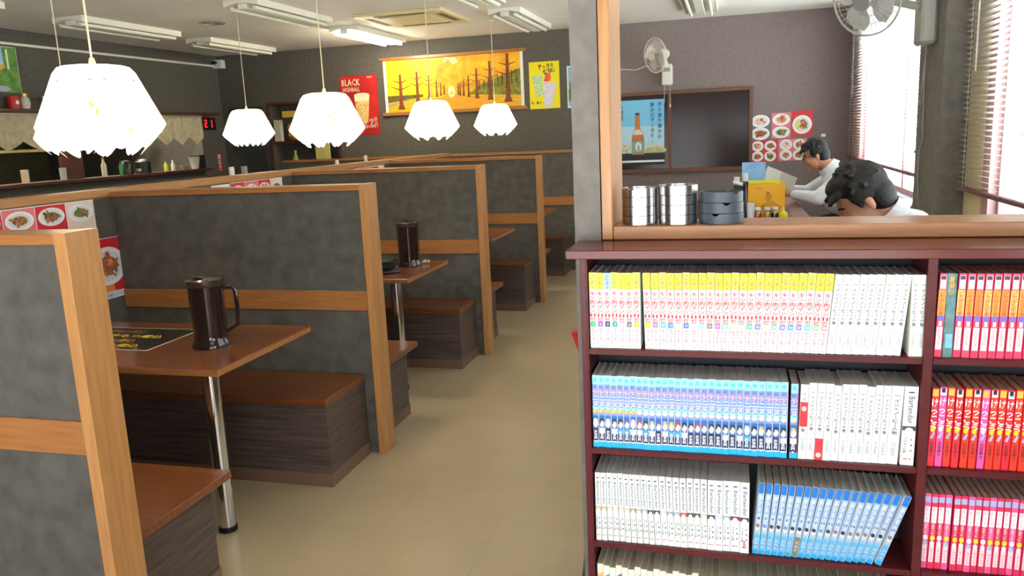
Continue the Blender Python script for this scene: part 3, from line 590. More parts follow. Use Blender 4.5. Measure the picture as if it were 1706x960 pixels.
# dark framed glass panels
t = thing('framed_glass_panel', 'dark glossy interior glazing with brown wooden frame on the back wall', 'glazing', (-.7, Y9-.02, 1.04))
FRM = mat('brown_frame', (104, 66, 46), .5)
B(FRM).box(-1.35, .215, Y9-.045, Y9-.001, 1.89, 1.925, bev=.002).build('frame_head', parent=t); B(FRM).box(-1.35, .215, Y9-.045, Y9-.001, 1.055, 1.10, bev=.002).build('frame_sill', parent=t)
for x in (-.665, .18): B(FRM).box(x, x+.035, Y9-.046, Y9-.001, 1.055, 1.925, bev=.002).build('frame_stile', parent=t)
for x0, x1 in ((-1.35, -.665), (-.63, .18)): B(mat('dark_glass', (50, 39, 37), .14, spec=.2)).box(x0, x1, Y9-.0299, Y9-.02, 1.10, 1.89).build('glass_pane', parent=t)
for o_ in C.objects:
    if o_.name.startswith('poster') and o_.get('label', '').startswith('blue sky'): o_.location.y -= .0325
# food tiles
def tile(x0, x1, z0, z1, label, fn):
    t, p = sheet(x0, x1, z0, z1, label, cat='menu', name='menu_poster'); fn(p, x1-x0, z1-z0); p.build('food_print', parent=t)
def f_two(bg, fa, fb):
    def f(p, w, h): p.rect(0, 0, w, h, bg); p.up(); dish(p, w*.5, h*.73, w*.46, fa, flat=.7); dish(p, w*.5, h*.24, w*.46, fb, flat=.7)
    return f
def f_one(bg, fa):
    def f(p, w, h): p.rect(0, 0, w, h, bg); p.up(); dish(p, w*.5, h*.45, w*.46, fa, flat=1); p.up(3); p.disc(w*.32, h*.45, w*.15, mat('cabbage', (190, 200, 90), .6, c2=(220, 226, 150), scale=60), w*.25)
    return f
def f_four(bg, s_):
    def f(p, w, h):
        p.rect(0, 0, w, h, bg); p.up()
        for i in range(4): dish(p, w*(.27+.47*(i % 2)), h*(.26+.48*(i//2)), w*.22, FOODS[(i+s_) % 6], flat=.9)
    return f
tile(.192, .398, 1.368, 1.632, 'upper left dish photo sheet with two oval plates on the right back wall', f_two(col(110, 110, 116), FOODS[4], FOODS[0]))
tile(.408, .598, 1.375, 1.64, 'upper middle dish photo sheet on the right back wall', f_two(col(214, 120, 120), FOODS[2], FOODS[1]))
tile(.606, .815, 1.392, 1.652, 'upper right red sheet with one round cabbage plate', f_one(REDP, FOODS[3]))
tile(.195, .47, 1.135, 1.36, 'lower left red sheet with four small dishes', f_four(REDP, 0))
tile(.48, .76, 1.14, 1.365, 'lower right pink sheet with small dishes, half behind the reading man', f_four(PINKP, 2))
t, p = sheet(.90, .945, 1.375, 1.405, 'tiny white paper note right of the dish photos', cat='note', name='paper_note')
# ================================================================== CEILING FIXTURES
TUBE = mat('unlit_tube', (240, 240, 226), .35); TLIT = mat('lit_tube', (255, 255, 240), .3, emit=(255, 244, 214), es=14)
HOUS = mat('fixture_white', (232, 230, 216), .45)
def fixture(x, y0, y1, label, lit=False, w=.3):
    t = thing('ceiling_light', label, 'ceiling light', (x, (y0+y1)/2, CZ), 'fluorescent ceiling lights')
    b = B(HOUS); h0 = CZ-.0005
    a = w/2; vs = []
    for y in (y0, y1): vs += [(x-a, y, h0), (x+a, y, h0), (x+a, y, h0-.05), (x+.045, y, h0-.028), (x-.045, y, h0-.028), (x-a, y, h0-.05)]
    n = 6; fs = [(0, 1, 2, 3, 4, 5)[::-1], tuple(range(6, 12))]+[(i, (i+1) % n, n+(i+1) % n, n+i) for i in range(n)]
    b.add(vs, fs); b.build('housing', parent=t)
    B(HOUS).box(x-.04, x+.04, y0+.02, y1-.02, h0-.07, h0-.0285, bev=.004).build('ballast_cover', parent=t)
    for s in (-1, 1):
        B(TLIT if lit else TUBE).cyl((x+s*.095, y0+.03, h0-.062), (x+s*.095, y1-.03, h0-.062), .016, n=12).build('tube', parent=t, smooth=True)
    if lit:
        for q in (-.4, 0, .4):
            l = light('tube_glow', 'POINT', (0, q, -.12), 9, (1, .92, .70), radius=.06); l.parent = t
FX = [(-5.28, 5.68, 6.93, 'unlit ceiling light over the kitchen side, left of the big lamp cord', 0), (-5.3, 7.42, 8.66, 'unlit ceiling light nearest the upper left corner camera', 0), (-5.28, 3.7, 4.95, 'unlit ceiling light cut by the left edge of the photo', 0),
      (-3.65, 5.68, 6.9, 'unlit ceiling light left of the glowing one', 0), (-3.68, 7.45, 8.7, 'glowing fluorescent ceiling light above the red poster', 1), (-1.97, 7.2, 8.5, 'unlit ceiling light beside the column near the back wall', 0), (-1.95, 5.4, 6.66, 'unlit ceiling light at the top edge beside the column', 0), (-.29, 7.1, 8.3, 'unlit ceiling light in the right-hand room', 0)]
for a in FX: fixture(*a[:4], lit=bool(a[4]))
ac = thing('ceiling_cassette', 'square cream ceiling air conditioner panel', 'air conditioner', (-2.85, 7.25, CZ))
B(mat('cassette_cream', (226, 214, 170), .5)).box(-3.28, -2.43, 6.83, 7.68, CZ-.03, CZ-.0005, bev=.01).build('cassette_panel', parent=ac)
B(mat('cassette_grille', (240, 230, 190), .5)).box(-3.1, -2.6, 7.0, 7.5, CZ-.036, CZ-.0301, bev=.004).build('grille', parent=ac)
for s in (0, 1, 2, 3):
    x0, x1, y0, y1 = [(-3.1, -2.6, 6.88, 6.94), (-3.1, -2.6, 7.56, 7.62), (-3.23, -3.17, 7.0, 7.5), (-2.54, -2.48, 7.0, 7.5)][s]
    B(mat('vent_shadow', (110, 104, 84), .7)).box(x0, x1, y0, y1, CZ-.032, CZ-.0301).build('outlet', parent=ac)
cv = thing('ceiling_vent', 'small round ceiling vent above the kitchen side', 'vent', (-5.187, 6.6, CZ)); cv.location = (-4.55, 6.6, CZ)
for r in (.12, .09, .06, .03): B(mat('vent_grey', (150, 146, 138), .6)).lathe([(r-.018, -.004), (r-.01, -.012), (r, -.004), (r-.018, -.004)], (-4.55, 6.6, CZ), 28).build('vent_ring', parent=cv, smooth=True)
# ================================================================== PENDANT LAMPS
SH = bpy.data.materials.new('lampshade_paper'); SH.use_nodes = True
_n = SH.node_tree; _b = _n.nodes['Principled BSDF']; _b.inputs['Base Color'].default_value = (*lin((250, 250, 240)), 1); _b.inputs['Roughness'].default_value = .6
_b.inputs['Emission Color'].default_value = (*lin((255, 255, 236)), 1); _b.inputs['Emission Strength'].default_value = 1.1
_tr = _n.nodes.new('ShaderNodeBsdfTranslucent'); _tr.inputs[0].default_value = (.95, .95, .85, 1); _m2 = _n.nodes.new('ShaderNodeMixShader'); _m2.inputs[0].default_value = .55
_n.links.new(_b.outputs[0], _m2.inputs[1]); _n.links.new(_tr.outputs[0], _m2.inputs[2]); _n.links.new(_m2.outputs[0], _n.nodes['Material Output'].inputs[0])
SH2 = SH.copy(); SH2.name = 'lampshade_petal'
_n = SH2.node_tree; _b = _n.nodes['Principled BSDF']; _b.inputs['Emission Strength'].default_value = .3; _n.nodes['Mix Shader'].inputs[0].default_value = .25
_tc = _n.nodes.new('ShaderNodeTexCoord'); _no = _n.nodes.new('ShaderNodeTexNoise'); _no.inputs['Scale'].default_value = 34; _cr = _n.nodes.new('ShaderNodeValToRGB')
_cr.color_ramp.elements[0].position = .36; _cr.color_ramp.elements[0].color = (*lin((196, 200, 96)), 1); _cr.color_ramp.elements[1].position = .44; _cr.color_ramp.elements[1].color = (*lin((250, 250, 236)), 1)
_n.links.new(_tc.outputs['Object'], _no.inputs[0]); _n.links.new(_no.outputs[0], _cr.inputs[0]); _n.links.new(_cr.outputs[0], _b.inputs['Base Color']); _n.links.new(_cr.outputs[0], _b.inputs['Emission Color'])
LEAF = mat('shade_leaf', (190, 206, 70), .6, emit=(200, 216, 90), es=.4); FLO = mat('shade_flower', (226, 150, 140), .6); HOL = mat('shade_cutout', (190, 192, 165), .7)
CORDM = mat('cream_cord', (222, 212, 176), .6)
def lamp():
    t = thing('pendant_lamp', 'x', 'lamp', (0, 0, 0), 'white handkerchief pendant lamps')
    b = B(SH); n = 8; R = .222
    def ring(r, z, tw=0): return [(r*math.cos(2*PI*(i+.5)/n+tw), r*math.sin(2*PI*(i+.5)/n+tw), z) for i in range(n)]
    prof = [(.02, .208), (.095, .207), (.122, .199), (.14, .178), (R, 0)]
    vs = []; 
    for r, z in prof: vs += ring(r, z)
    fs = []
    for j in range(len(prof)-1):
        for i in range(n): fs.append((j*n+i, (j+1)*n+i, (j+1)*n+(i+1) % n, j*n+(i+1) % n))
    b.add(vs, fs); b.build('shade', parent=t, smooth=True)
    # eight petals folded inward, each with a scalloped hem
    for i in range(n):
        a0 = 2*PI*(i+.5)/n; a1 = 2*PI*(i+1.5)/n
        P0 = Vector((R*math.cos(a0), R*math.sin(a0), -.001)); P1 = Vector((R*math.cos(a1), R*math.sin(a1), -.001)); inw = -(P0+P1).normalized()
        hem = [(0, .028), (.12, .060), (.25, .086), (.33, .079), (.42, .101), (.5, .112), (.58, .101), (.67, .079), (.75, .086), (.88, .060), (1, .028)]
        q = MB(); q.mats = [SH2]
        for u, d in hem: 
            e = P0.lerp(P1, u); bul = .010*math.sin(PI*u)
            q.v.append(tuple(e+Vector((0, 0, 0)))); q.v.append(tuple(e+inw*(d*.45-bul)+Vector((0, 0, -d*.5)))); q.v.append(tuple(e+inw*(d*.85-bul*.5)+Vector((0, 0, -d*.93))))
        for k in range(len(hem)-1):
            for j in range(2): q.f.append((k*3+j, k*3+j+1, (k+1)*3+j+1, (k+1)*3+j)); q.m.append(0)
        pe = q.build('petal', parent=t, smooth=True)
        # slanted side leaves and small cut-outs near the top
        uu = (P1-P0).normalized()
        s0 = (Vector((.14*math.cos(a0), .14*math.sin(a0), .178))+Vector((.14*math.cos(a1), .14*math.sin(a1), .178)))/2; s1 = (P0+P1)/2
        up_ = (s0-s1).normalized(); out = uu.cross(up_); out = out if out.dot(-inw) > 0 else -out
        pr = Print(s1+out*.0012, uu if uu.cross(up_).dot(out) > 0 else -uu, up_, .0004)
        if i % 2 == 0: pr.disc(-.03, .075, .006, LEAF, .014, n=8, rot=.3); pr.disc(-.015, .05, .005, LEAF, .012, n=8, rot=-.4)
        for k in range(2): pr.disc(-.022+k*.045, .165, .0075, HOL, .005, n=7)
        pr.build('cut_pattern', parent=t, kind='stuff')
    B(CORDM).cyl((0, 0, .2), (0, 0, .235), .016, .008, n=12).build('cord_cap', parent=t, smooth=True)
    B(CORDM).cyl((0, 0, .23), (0, 0, CZ-1.63-.02), .0035, n=8).build('cord', parent=t)
    B(HOUS).cyl((0, 0, CZ-1.63-.025), (0, 0, CZ-1.63-.0005), .035, n=16).build('ceiling_rose', parent=t, smooth=True)
    B(mat('bulb_glass', (255, 250, 230), .4, emit=(255, 240, 200), es=20)).ball((0, 0, .06), .03, n=12, k=8).build('bulb', parent=t, smooth=True)
    return t
L0 = lamp()
LP = [(-2.15, 2.40, 1.637, 'largest white pendant lamp, at the upper left nearest the viewer'), (-2.30, 4.35, 1.622, 'second largest white pendant lamp, before the red drinks poster'), (-2.32, 6.15, 1.628, 'white pendant lamp hanging below the middle of the autumn scroll'), (-2.30, 7.9, 1.64, 'smallest white pendant lamp, at the right end of the autumn scroll'), (-4.03, 6.2, 1.645, 'white pendant lamp with flower cutouts, alone near the kitchen corner'),
      (-4.0, 4.2, 1.645, 'pendant lamp hidden behind the largest one, only its cord showing')]
for i, (x, y, z, lb) in enumerate(LP):
    o = L0 if i == 0 else dup(L0, (x, y, z)); o.location = (x, y, z); o['label'] = lb
    l = light('bulb_light', 'POINT', (0, 0, .02), 7, (1, .9, .72), radius=.05); l.parent = o

# ================================================================== BOOKSHELF
SY = 1.75; SB = WY-.002
bs = thing('bookshelf', 'maroon bookshelf packed with comics, standing before the half wall', 'bookshelf', (0, SY, 0))
ZT = [1.057, .815, .576, .337, .095]
DV = 0.395
B(MAROON).box(-.327, -.314, SY, SB, 0, 1.266, bev=.001).build('side_panel', parent=bs)
B(MAROON).box(-.314, -.3115, SY-.0005, SY+.02, 0, 1.266).build('edge_strip', parent=bs)
B(MAROON).box(DV-.010, DV+.009, SY, SB-.006, 0, 1.266, bev=.001).build('divider', parent=bs)
B(MAROON).box(1.10, 1.115, SY, SB, 0, 1.266, bev=.001).build('side_panel', parent=bs)
B(MARTOP).box(-.358, 1.14, SY-.012, SB, 1.2665, 1.287, bev=.002).build('top_board', parent=bs)
B(SHBACK).box(-.3138, 1.0998, SB-.0055, SB-.0005, 0, 1.266).build('back_panel', parent=bs)
for z in ZT:
    B(MAROON).box(-.3135, DV-.0105, SY+.001, SB-.006, z-.0135, z, bev=.001).build('shelf_board', parent=bs)
    B(MAROON).box(DV+.0095, 1.0995, SY+.001, SB-.006, z-.0135, z, bev=.001).build('shelf_board', parent=bs)
B(MAROON).box(-.313, 1.099, SY+.005, SY+.015, 0, .08).build('plinth', parent=bs)
PAGE = mat('page_edges', (196, 186, 160), .9, c2=(170, 160, 134), scale=60, stretch=(40, 1, 1)); PAGEW = mat('page_edges_pale', (214, 212, 204), .9, c2=(190, 188, 180), scale=60, stretch=(40, 1, 1))
BD, BH = .112, .176
_cm = {}
def cover_mesh(t, m, h, d):
    k = ('c', round(t, 5), m.name, h, d)
    if k not in _cm:
        b = B(m); r = .0012; a = t/2
        prof = [(-a, d), (-a, r), (-a+r*.7, .0), (a-r*.7, .0), (a, r), (a, d), (a-.0006, d), (a-.0006, r+.0004), (-a+.0006, r+.0004), (-a+.0006, d)]
        n = len(prof); vs = [(x, y, 0) for x, y in prof]+[(x, y, h) for x, y in prof]
        b.add(vs, [(i, (i+1) % n, n+(i+1) % n, n+i) for i in range(n)]+[(1, 8, 7, 4, 3, 2), (0, 9, 8, 1), (7, 6, 5, 4), (n+1, n+2, n+3, n+4, n+7, n+8), (n, n+1, n+8, n+9), (n+7, n+4, n+5, n+6)])
        me = bpy.data.meshes.new('cover'); me.from_pydata(b.v, [], b.f); me.materials.append(m); _cm[k] = me
    return _cm[k]
def page_mesh(t, m, h, d):
    k = ('p', round(t, 5), m.name, h, d)
    if k not in _cm:
        b = B(m).box(-t/2+.0008, t/2-.0008, .0022, d-.002, .0015, h-.0015); me = bpy.data.meshes.new('page_block'); me.from_pydata([tuple(v) for v in b.v], [], b.f); me.materials.append(m); _cm[k] = me
    return _cm[k]
def print_mesh(key, t, h, fn):
    k = ('s', key, round(t, 5), h)
    if k not in _cm:
        p = Print((-t/2, -.0001, 0), (1, 0, 0), (0, 0, 1), .00012); fn(p, t, h)
        me = bpy.data.meshes.new('spine_print'); me.from_pydata([tuple(v) for v in p.v], [], p.f)
        for m in p.mats: me.materials.append(m)
        me.polygons.foreach_set('material_index', p.m); _cm[k] = me
    return _cm[k]
def book(x, y, z, t, lean, cover, page, key, fn, label, group, h=BH, d=BD):
    r = bpy.data.objects.new('comic_book', None); C.objects.link(r); r.empty_display_size = .02
    a = math.radians(lean); r.location = (x, y, z+abs(math.sin(a))*t/2+.0003); r.rotation_euler = (0, a, 0)
    tag(r, label, 'book', group)
    link('cover', cover_mesh(t, cover, h, d), r); link('page_block', page_mesh(t, page, h, d), r)
    if fn: link('spine_print', print_mesh(key, t, h, fn), r)
    return r
ORD = ['first', 'second', 'third', 'fourth', 'fifth', 'sixth', 'seventh', 'eighth', 'ninth', 'tenth', 'eleventh', 'twelfth', 'thirteenth', 'fourteenth', 'fifteenth', 'sixteenth', 'seventeenth', 'eighteenth', 'nineteenth', 'twentieth']
def ordw(i):
    if i < 20: return ORD[i]
    return ('twenty-' if i < 29 else 'thirty-')+ORD[(i-20) % 10 if i < 29 else (i-30)] if i not in (29,) else 'thirtieth'
WC = col(232, 236, 234, .4); CR = col(236, 234, 220, .4)
def smear(p, a, b, w, h, m, n=5):
    for i in range(n):
        y = b+h*i/n; p.rect(a+w*random.uniform(0, .2), y+h/n*.15, a+w*random.uniform(.75, 1), y+h/n*.8, m)
NUMC = [(70, 190, 110), (180, 90, 210), (50, 80, 120), (30, 170, 160), (240, 190, 200), (110, 130, 110), (240, 190, 60), (220, 200, 40), (190, 130, 170), (90, 190, 190), (70, 150, 200), (240, 210, 190), (70, 120, 220), (220, 190, 210), (150, 200, 230), (120, 130, 110), (210, 110, 180), (150, 210, 180), (236, 200, 180), (190, 220, 190), (90, 200, 170), (120, 130, 220), (240, 210, 190), (130, 210, 180), (130, 130, 200), (60, 170, 220), (140, 130, 210), (90, 210, 210), (150, 200, 160), (240, 160, 160)]
def s_yellow(i):
    blue = i == 2
    def f(p, t, h):
        p.rect(0, h-.038, t, h-.0005, col(*((170, 196, 220) if blue else (238, 226, 40) if i % 3 else (230, 220, 70)))); p.rect(t*.12, .112-.062+.0, t*.88, .062, col(*NUMC[i % 30])); p.up()
        p.rect(t*.82, 0, t*.98, h-.038, col(252, 252, 248)) ; p.up()
        p.vtext('プレイボーイ', t*.5, h-.006, .0052, col(90, 96, 150), w=t*.42, pitch=1.0)
        p.vtext('キン肉マンⅡ世', t*.47, h-.043, .0104, col(226, 40, 66), w=t*.72, pitch=.97)
        p.text(str(i+1) if i < 30 else '', t*.5, .0563, .007, col(250, 250, 250), center=True)
        p.vtext('ゆでたまご', t*.5, .047, .0072, col(240, 140, 160), w=t*.5, pitch=1.0)
        p.rect(t*.3, .004, t*.7, .006, col(180, 180, 180))
    return f
def s_white(i, red=None):
    G = col(70, 74, 78)
    def f(p, t, h):
        p.rect(t*.25, h-.022, t*.75, h-.0208, G)
        p.vtext('イン・ノーヒーの物', t*.5, h-.029, .0088, G, w=t*.45, pitch=1.02)
        p.vtext('加々美高浩', t*.5, .05, .0062, col(180, 184, 188), w=t*.42)
        if red == 'mid': p.up(2); p.rect(t*.04, h-.096, t*.96, h-.04, col(226, 44, 60)); p.up(); p.disc(t*.5, h-.055, t*.32, col(244, 200, 190), .006, n=9)
        if red == 'low': p.up(2); p.rect(t*.02, .0, t*.98, .05, col(226, 44, 60)); p.up(); p.disc(t*.5, .012, t*.34, col(244, 200, 190), .006, n=9)
    return f
def s_blue(i):
    rr = random.Random(i)
    hair = rr.choice([(30, 34, 50), (60, 40, 40), (190, 60, 70), (200, 180, 120), (110, 80, 170), (20, 30, 70), (230, 230, 236)])
    cl = rr.choice([(24, 34, 70), (200, 210, 226), (70, 170, 210), (60, 60, 90), (230, 236, 240)])
    def f(p, t, h):
        p.rect(0, h-.022, t*.9, h-.0005, col(150, 226, 232)); p.rect(0, .078, t*.9, h-.022, mat('spine_lilac', (150, 136, 206), .4, c2=(84, 164, 222), scale=90)); p.rect(0, .016, t*.9, .078, col(28, 110, 190)); p.rect(0, .016, t*.9, .045, col(14, 28, 84)); p.rect(0, 0, t, .0135, col(20, 176, 232)); p.up()
        p.disc(t*.45, h-.011, t*.3, col(90, 200, 206), n=12); p.rect(0, .09, t*.9, .1, mat('spine_teal', (60, 200, 200), .4)); p.disc(t*.45, .089, t*.42, col(*((230, 180, 70) if i < 7 else (216, 206, 206))), .006, n=12); p.up()
        p.text('JC', t*.12, h-.03, .006, col(50, 46, 60), w=t*.5); p.vtext('テニヌア', t*.45, h-.033, .0155, col(252, 246, 252), w=t*.78, pitch=.92); p.vtext('超', t*.5, h-.034, .012, col(226, 120, 170), w=t*.6)
        p.disc(t*.45, .058, t*.38, col(240, 214, 200), .0095, n=12); p.rect(t*.05, .034, t*.88, .047, col(*cl)); p.up(); p.poly([(t*.06, .059), (t*.2, .071), (t*.7, .071), (t*.86, .06), (t*.7, .063), (t*.4, .066), (t*.15, .057)], col(*hair))
        p.vtext('許斐剛', t*.45, .042, .0078, col(230, 236, 246), w=t*.5, pitch=.98); p.disc(t*.45, .0145, t*.14, col(240, 250, 255), n=6)
    return f
def s_bar(i, wide=False):
    rr = random.Random(i*3+1); c1 = rr.choice([(70, 70, 76), (200, 180, 130), (220, 200, 170), (150, 180, 200), (220, 200, 220), (160, 160, 170), (230, 210, 190)]); 
    if i == 14: c1 = (224, 60, 84)
    if i == 21: c1 = (130, 30, 70)
    G = col(70, 80, 90)
    def f(p, t, h):
        p.disc(t*.5, h-.013, t*.27, G, .0018, n=8); p.text('Bartender', t*.34, h-.022, t*.62, col(110, 124, 140), w=.06, rot=-PI/2)
        p.rect(0, .078, t*.97, .088, col(*c1)); p.up(); p.disc(t*.5, .079, t*.3, col(240, 230, 224), .006, n=9); p.up()
        for k in range(3): p.text('城長友'[k], t*.72, .058-k*.0125, .005, G, center=True)
        p.vtext('アラキ・健篩', t*.28, .062, .0058, col(130, 140, 150), w=t*.28, pitch=1.0); p.rect(t*.2, .0135, t*.5, .0155, col(214, 30, 60)); p.rect(t*.62, .0135, t*.75, .0155, G)
        if wide: p.vtext('特装版', t*.5, .03, .006, col(220, 60, 90))
    return f
def s_sky(i):
    rr = random.Random(i+50); hair = rr.choice([(40, 44, 60), (120, 150, 200), (60, 60, 70), (150, 120, 110), (30, 40, 90)])
    G1 = mat('spine_sky', (136, 168, 220), .4, c2=(168, 204, 234), scale=60); G2 = mat('spine_sea', (60, 160, 230), .4, c2=(110, 200, 245), scale=70)
    def f(p, t, h):
        p.rect(0, .05, t*.9, h-.025, G1); p.rect(0, h-.025, t*.9, h-.0003, col(10, 118, 214)); p.rect(0, .0, t*.9, .05, G2); p.rect(0, 0, t*.9, .01, col(20, 160, 226)); p.up()
        if i == 6: p.rect(0, .004, t*.9, .05, col(120, 124, 90)); p.up()
        p.vtext('あひるの空', t*.48, h-.028, .0145, col(236, 238, 250), w=t*.55, pitch=1.0); p.text(str(i+1), t*.46, .089, .0085, col(70, 76, 90), center=True, w=t*(.3 if i < 9 else .6))
        p.disc(t*.45, .066, t*.34, col(238, 222, 214), .008, n=10); p.up(); p.disc(t*.42, .0705, t*.34, col(*hair), .005, n=9, rot=.3); p.up()
        p.vtext('日向武', t*.45, .04, .0075, col(214, 214, 240), w=t*.45, pitch=1.25)
    return f
def s_pinkA(i):
    o_ = [(250, 170, 60), (250, 150, 60), (252, 200, 110)][i % 3]
    def f(p, t, h):
        p.rect(0, .088, t*.92, h-.034, col(*o_)); p.rect(t*.1, h-.032, t*.85, h-.004, col(250, 236, 240)); p.rect(t*.1, .016, t*.85, .064, col(252, 240, 240)); p.up()
        p.rect(t*.15, h-.013, t*.8, h-.005, col(90, 50, 80)); p.rect(t*.1, .078, t*.85, .088, col(110, 110, 220)); p.text('1', t*.5, .0715, .014, col(255, 255, 255), center=True, w=t*.4)
        p.vtext('ジャングルの王者', t*.46, h-.036, .0088, col(246, 90, 40), w=t*.7, pitch=.7); p.vtext('徳弘正也', t*.48, .06, .009, col(230, 150, 160), w=t*.45)
    return f
def s_red(i):
    pk = i in (1, 6)
    def f(p, t, h):
        p.rect(t*.05, h-.018, t*.85, h-.003, col(*((236, 190, 70) if i % 2 == 0 else (236, 236, 240)))); p.up()
        if i % 2: p.rect(t*.2, h-.012, t*.7, h-.002, col(40, 30, 50))
        p.vtext('けっこう', t*.48, h-.022, .0205, col(255, 250, 246), w=t*.86, pitch=.88); p.disc(t*.45, .083, t*.32, col(*((240, 214, 30) if not pk else (240, 230, 236))), .0065, n=10)
        p.poly([(t*.1, .064), (t*.6, .078), (t*.8, .075), (t*.5, .062)], col(170, 180, 230)); p.vtext('仮面騎士', t*.48, .056, .0085, col(130, 30, 40), w=t*.5)
    return f
def s_boy(i):
    def f(p, t, h):
        p.rect(0, h-.02, t*.85, h-.007, col(170, 180, 226)); p.rect(t*.1, .108, t*.88, h-.03, col(250, 246, 246)); p.rect(t*.12, .016, t*.8, .056, col(252, 226, 230)); p.up()
        p.vtext('BOYS', t*.48, h-.03, .0125, col(214, 190, 200), w=t*.5, pitch=.95); p.vtext('DEAR', t*.48, .105, .006, col(250, 214, 222), w=t*.4); p.disc(t*.48, .073, t*.36, col(*((246, 220, 40) if i % 4 in (1, 3) or i in (4, 5) else (250, 240, 240))), .0065, n=10); p.disc(t*.45, .06, t*.34, col(*((160, 200, 220) if i % 3 == 0 else (240, 236, 240))), .006, n=9)
        p.vtext('八神ひろき', t*.46, .054, .0072, col(236, 150, 160), w=t*.4)
    return f
def s_bot(i):
    rr = random.Random(i+90); c1 = rr.choice([(60, 170, 220), (250, 190, 90), (220, 90, 70), (110, 110, 190), (230, 225, 210)])
    def f(p, t, h):
        p.poly([(0, h-.03), (t, h-.02), (t, h-.038), (0, h-.045)], col(*c1)); p.vtext('まんが', t*.5, h-.05, .012, col(110, 100, 130), w=t*.6)
    return f
def run(x, z, items, y=SY+.012):
    """items: (thickness, lean, gap_before, args...) placed left to right"""
    prev = None
    for t, lean, gap, cov, page, key, fn, label, grp, h in items:
        w_ = t/math.cos(math.radians(lean)); x += gap
        book(x+w_/2, y+random.uniform(-.0015, .0015), z, t, lean, cov, page, key, fn, label, grp, h); x += w_+.00025
    return x
# top shelf, left cell
it = []
for i in range(30):
    lean = 0 if i < 7 else (-1.4 if i == 7 else -.9+(i-8)*.24)
    it.append((.0162 if i < 7 else .0164, lean, (.0095 if i == 7 else .0), WC, PAGEW, 'y%d' % i, s_yellow(i), '%s yellow-topped white comic from the left, top shelf' % ordw(i), 'yellow-topped comics on the top shelf', BH-(.001 if i % 3 else 0)))
for i in range(9): it.append((.0159, 4.6+.06*i, .0006 if i == 0 else 0, WC, PAGEW, 'w', s_white(i), '%s plain white leaning comic right of the yellow-topped ones, top shelf' % ordw(i), 'white comics at the right of the top shelf', BH-.003))
X_ = run(-.3095, ZT[0], it)
for i in range(2): book(X_+.0220+i*.0148, SY+.012, ZT[0], .0146, 0, CR if i == 0 else col(232, 236, 232, .4), PAGE, 'w2', s_white(i), ['yellowed white upright comic right of the leaning white ones', 'last white upright comic beside the divider, top shelf'][i], 'white comics at the right of the top shelf', BH-.003)
# second shelf
it = []
BCV = col(226, 236, 246, .35)
for i in range(29): it.append((.0143 if i < 17 else .0152, .3, 0, BCV, PAGEW, 'b%d' % i, s_blue(i), '%s blue comic with a small face from the left, second shelf' % ordw(i), 'blue comics on the second shelf', BH-(.0012*(i % 2))))
it.append((.0163, .5, .005, col(150, 60, 90, .4), PAGEW, 'b40', s_blue(40), 'last darker blue comic standing a little apart, second shelf', 'blue comics on the second shelf', BH-.003))
for i in range(12):
    t = [.0168, .0166, .0168, .0163, .0156, .0160, .0158, .0158, .0166, .0148, .0150, .0235][i]; red = 'mid' if i == 0 else 'low' if i == 2 else None
    lb = {0: 'white comic with a red patch at mid height, second shelf', 2: 'white comic with a red patch at its foot, second shelf', 11: 'thick white comic right of the thin white row, second shelf'}.get(i, '%s white comic from the left in the white row, second shelf' % ordw(i))
    it.append((t, 1.2+.1*i, .0012 if i == 0 else 0, WC, PAGEW, 'w%s' % red, s_white(i, red), lb, 'white comics on the second shelf', BH-(.0 if i % 4 else .004)))
it.append((.0270, 1.0, .0045, mat('yellowed_cover', (236, 238, 232), .4), PAGEW, 'bigbar', s_bar(30), 'very thick white book with Latin lettering beside the divider, second shelf', 'white comics on the second shelf', BH))
run(-.3088, ZT[1], it)
# third shelf
it = []
for i in range(23):
    t = .0130 if i < 10 else .0147 if i < 18 else .0168 if i < 21 else .0205
    lean = -.1-.25*i if i < 10 else max(-2.6+.3*(i-10), -2.6) if i < 18 else 0.
    it.append((t, lean, .0009 if 0 < i < 11 else 0, WC, PAGEW, 'r%d' % i, s_bar(i, i == 22), '%s white comic with grey Latin lettering from the left, third shelf' % ordw(i), 'white Latin-lettered comics on the third shelf', BH-.002))
for i in range(19):
    it.append((.0128, 4.5+.78*i, .0075 if i == 0 else .0009 if i < 18 else .004, col(232, 240, 246, .35), PAGE, 'k%d' % i, s_sky(i), '%s sky-blue comic of the leaning row, third shelf' % ordw(i), 'leaning sky-blue comics on the third shelf', BH-.001))
run(-.3075, ZT[2], it)
# bottom shelf in view
it = []
for i in range(44):
    it.append((.0148, 0, 0, CR if i % 3 else col(240, 226, 210, .4), PAGE, 'z%d' % (i % 9), s_bot(i % 9), '%s pale comic from the left on the lowest shelf in view' % ordw(i) if i < 30 else '%s pale comic from the divider on the lowest shelf in view' % ordw(43-i), 'pale comics on the lowest shelf in view', BH-.004*((i*7) % 3) if i < 16 else BH-.016+.003*((i*5) % 3)))
run(-.3075, ZT[3], it)
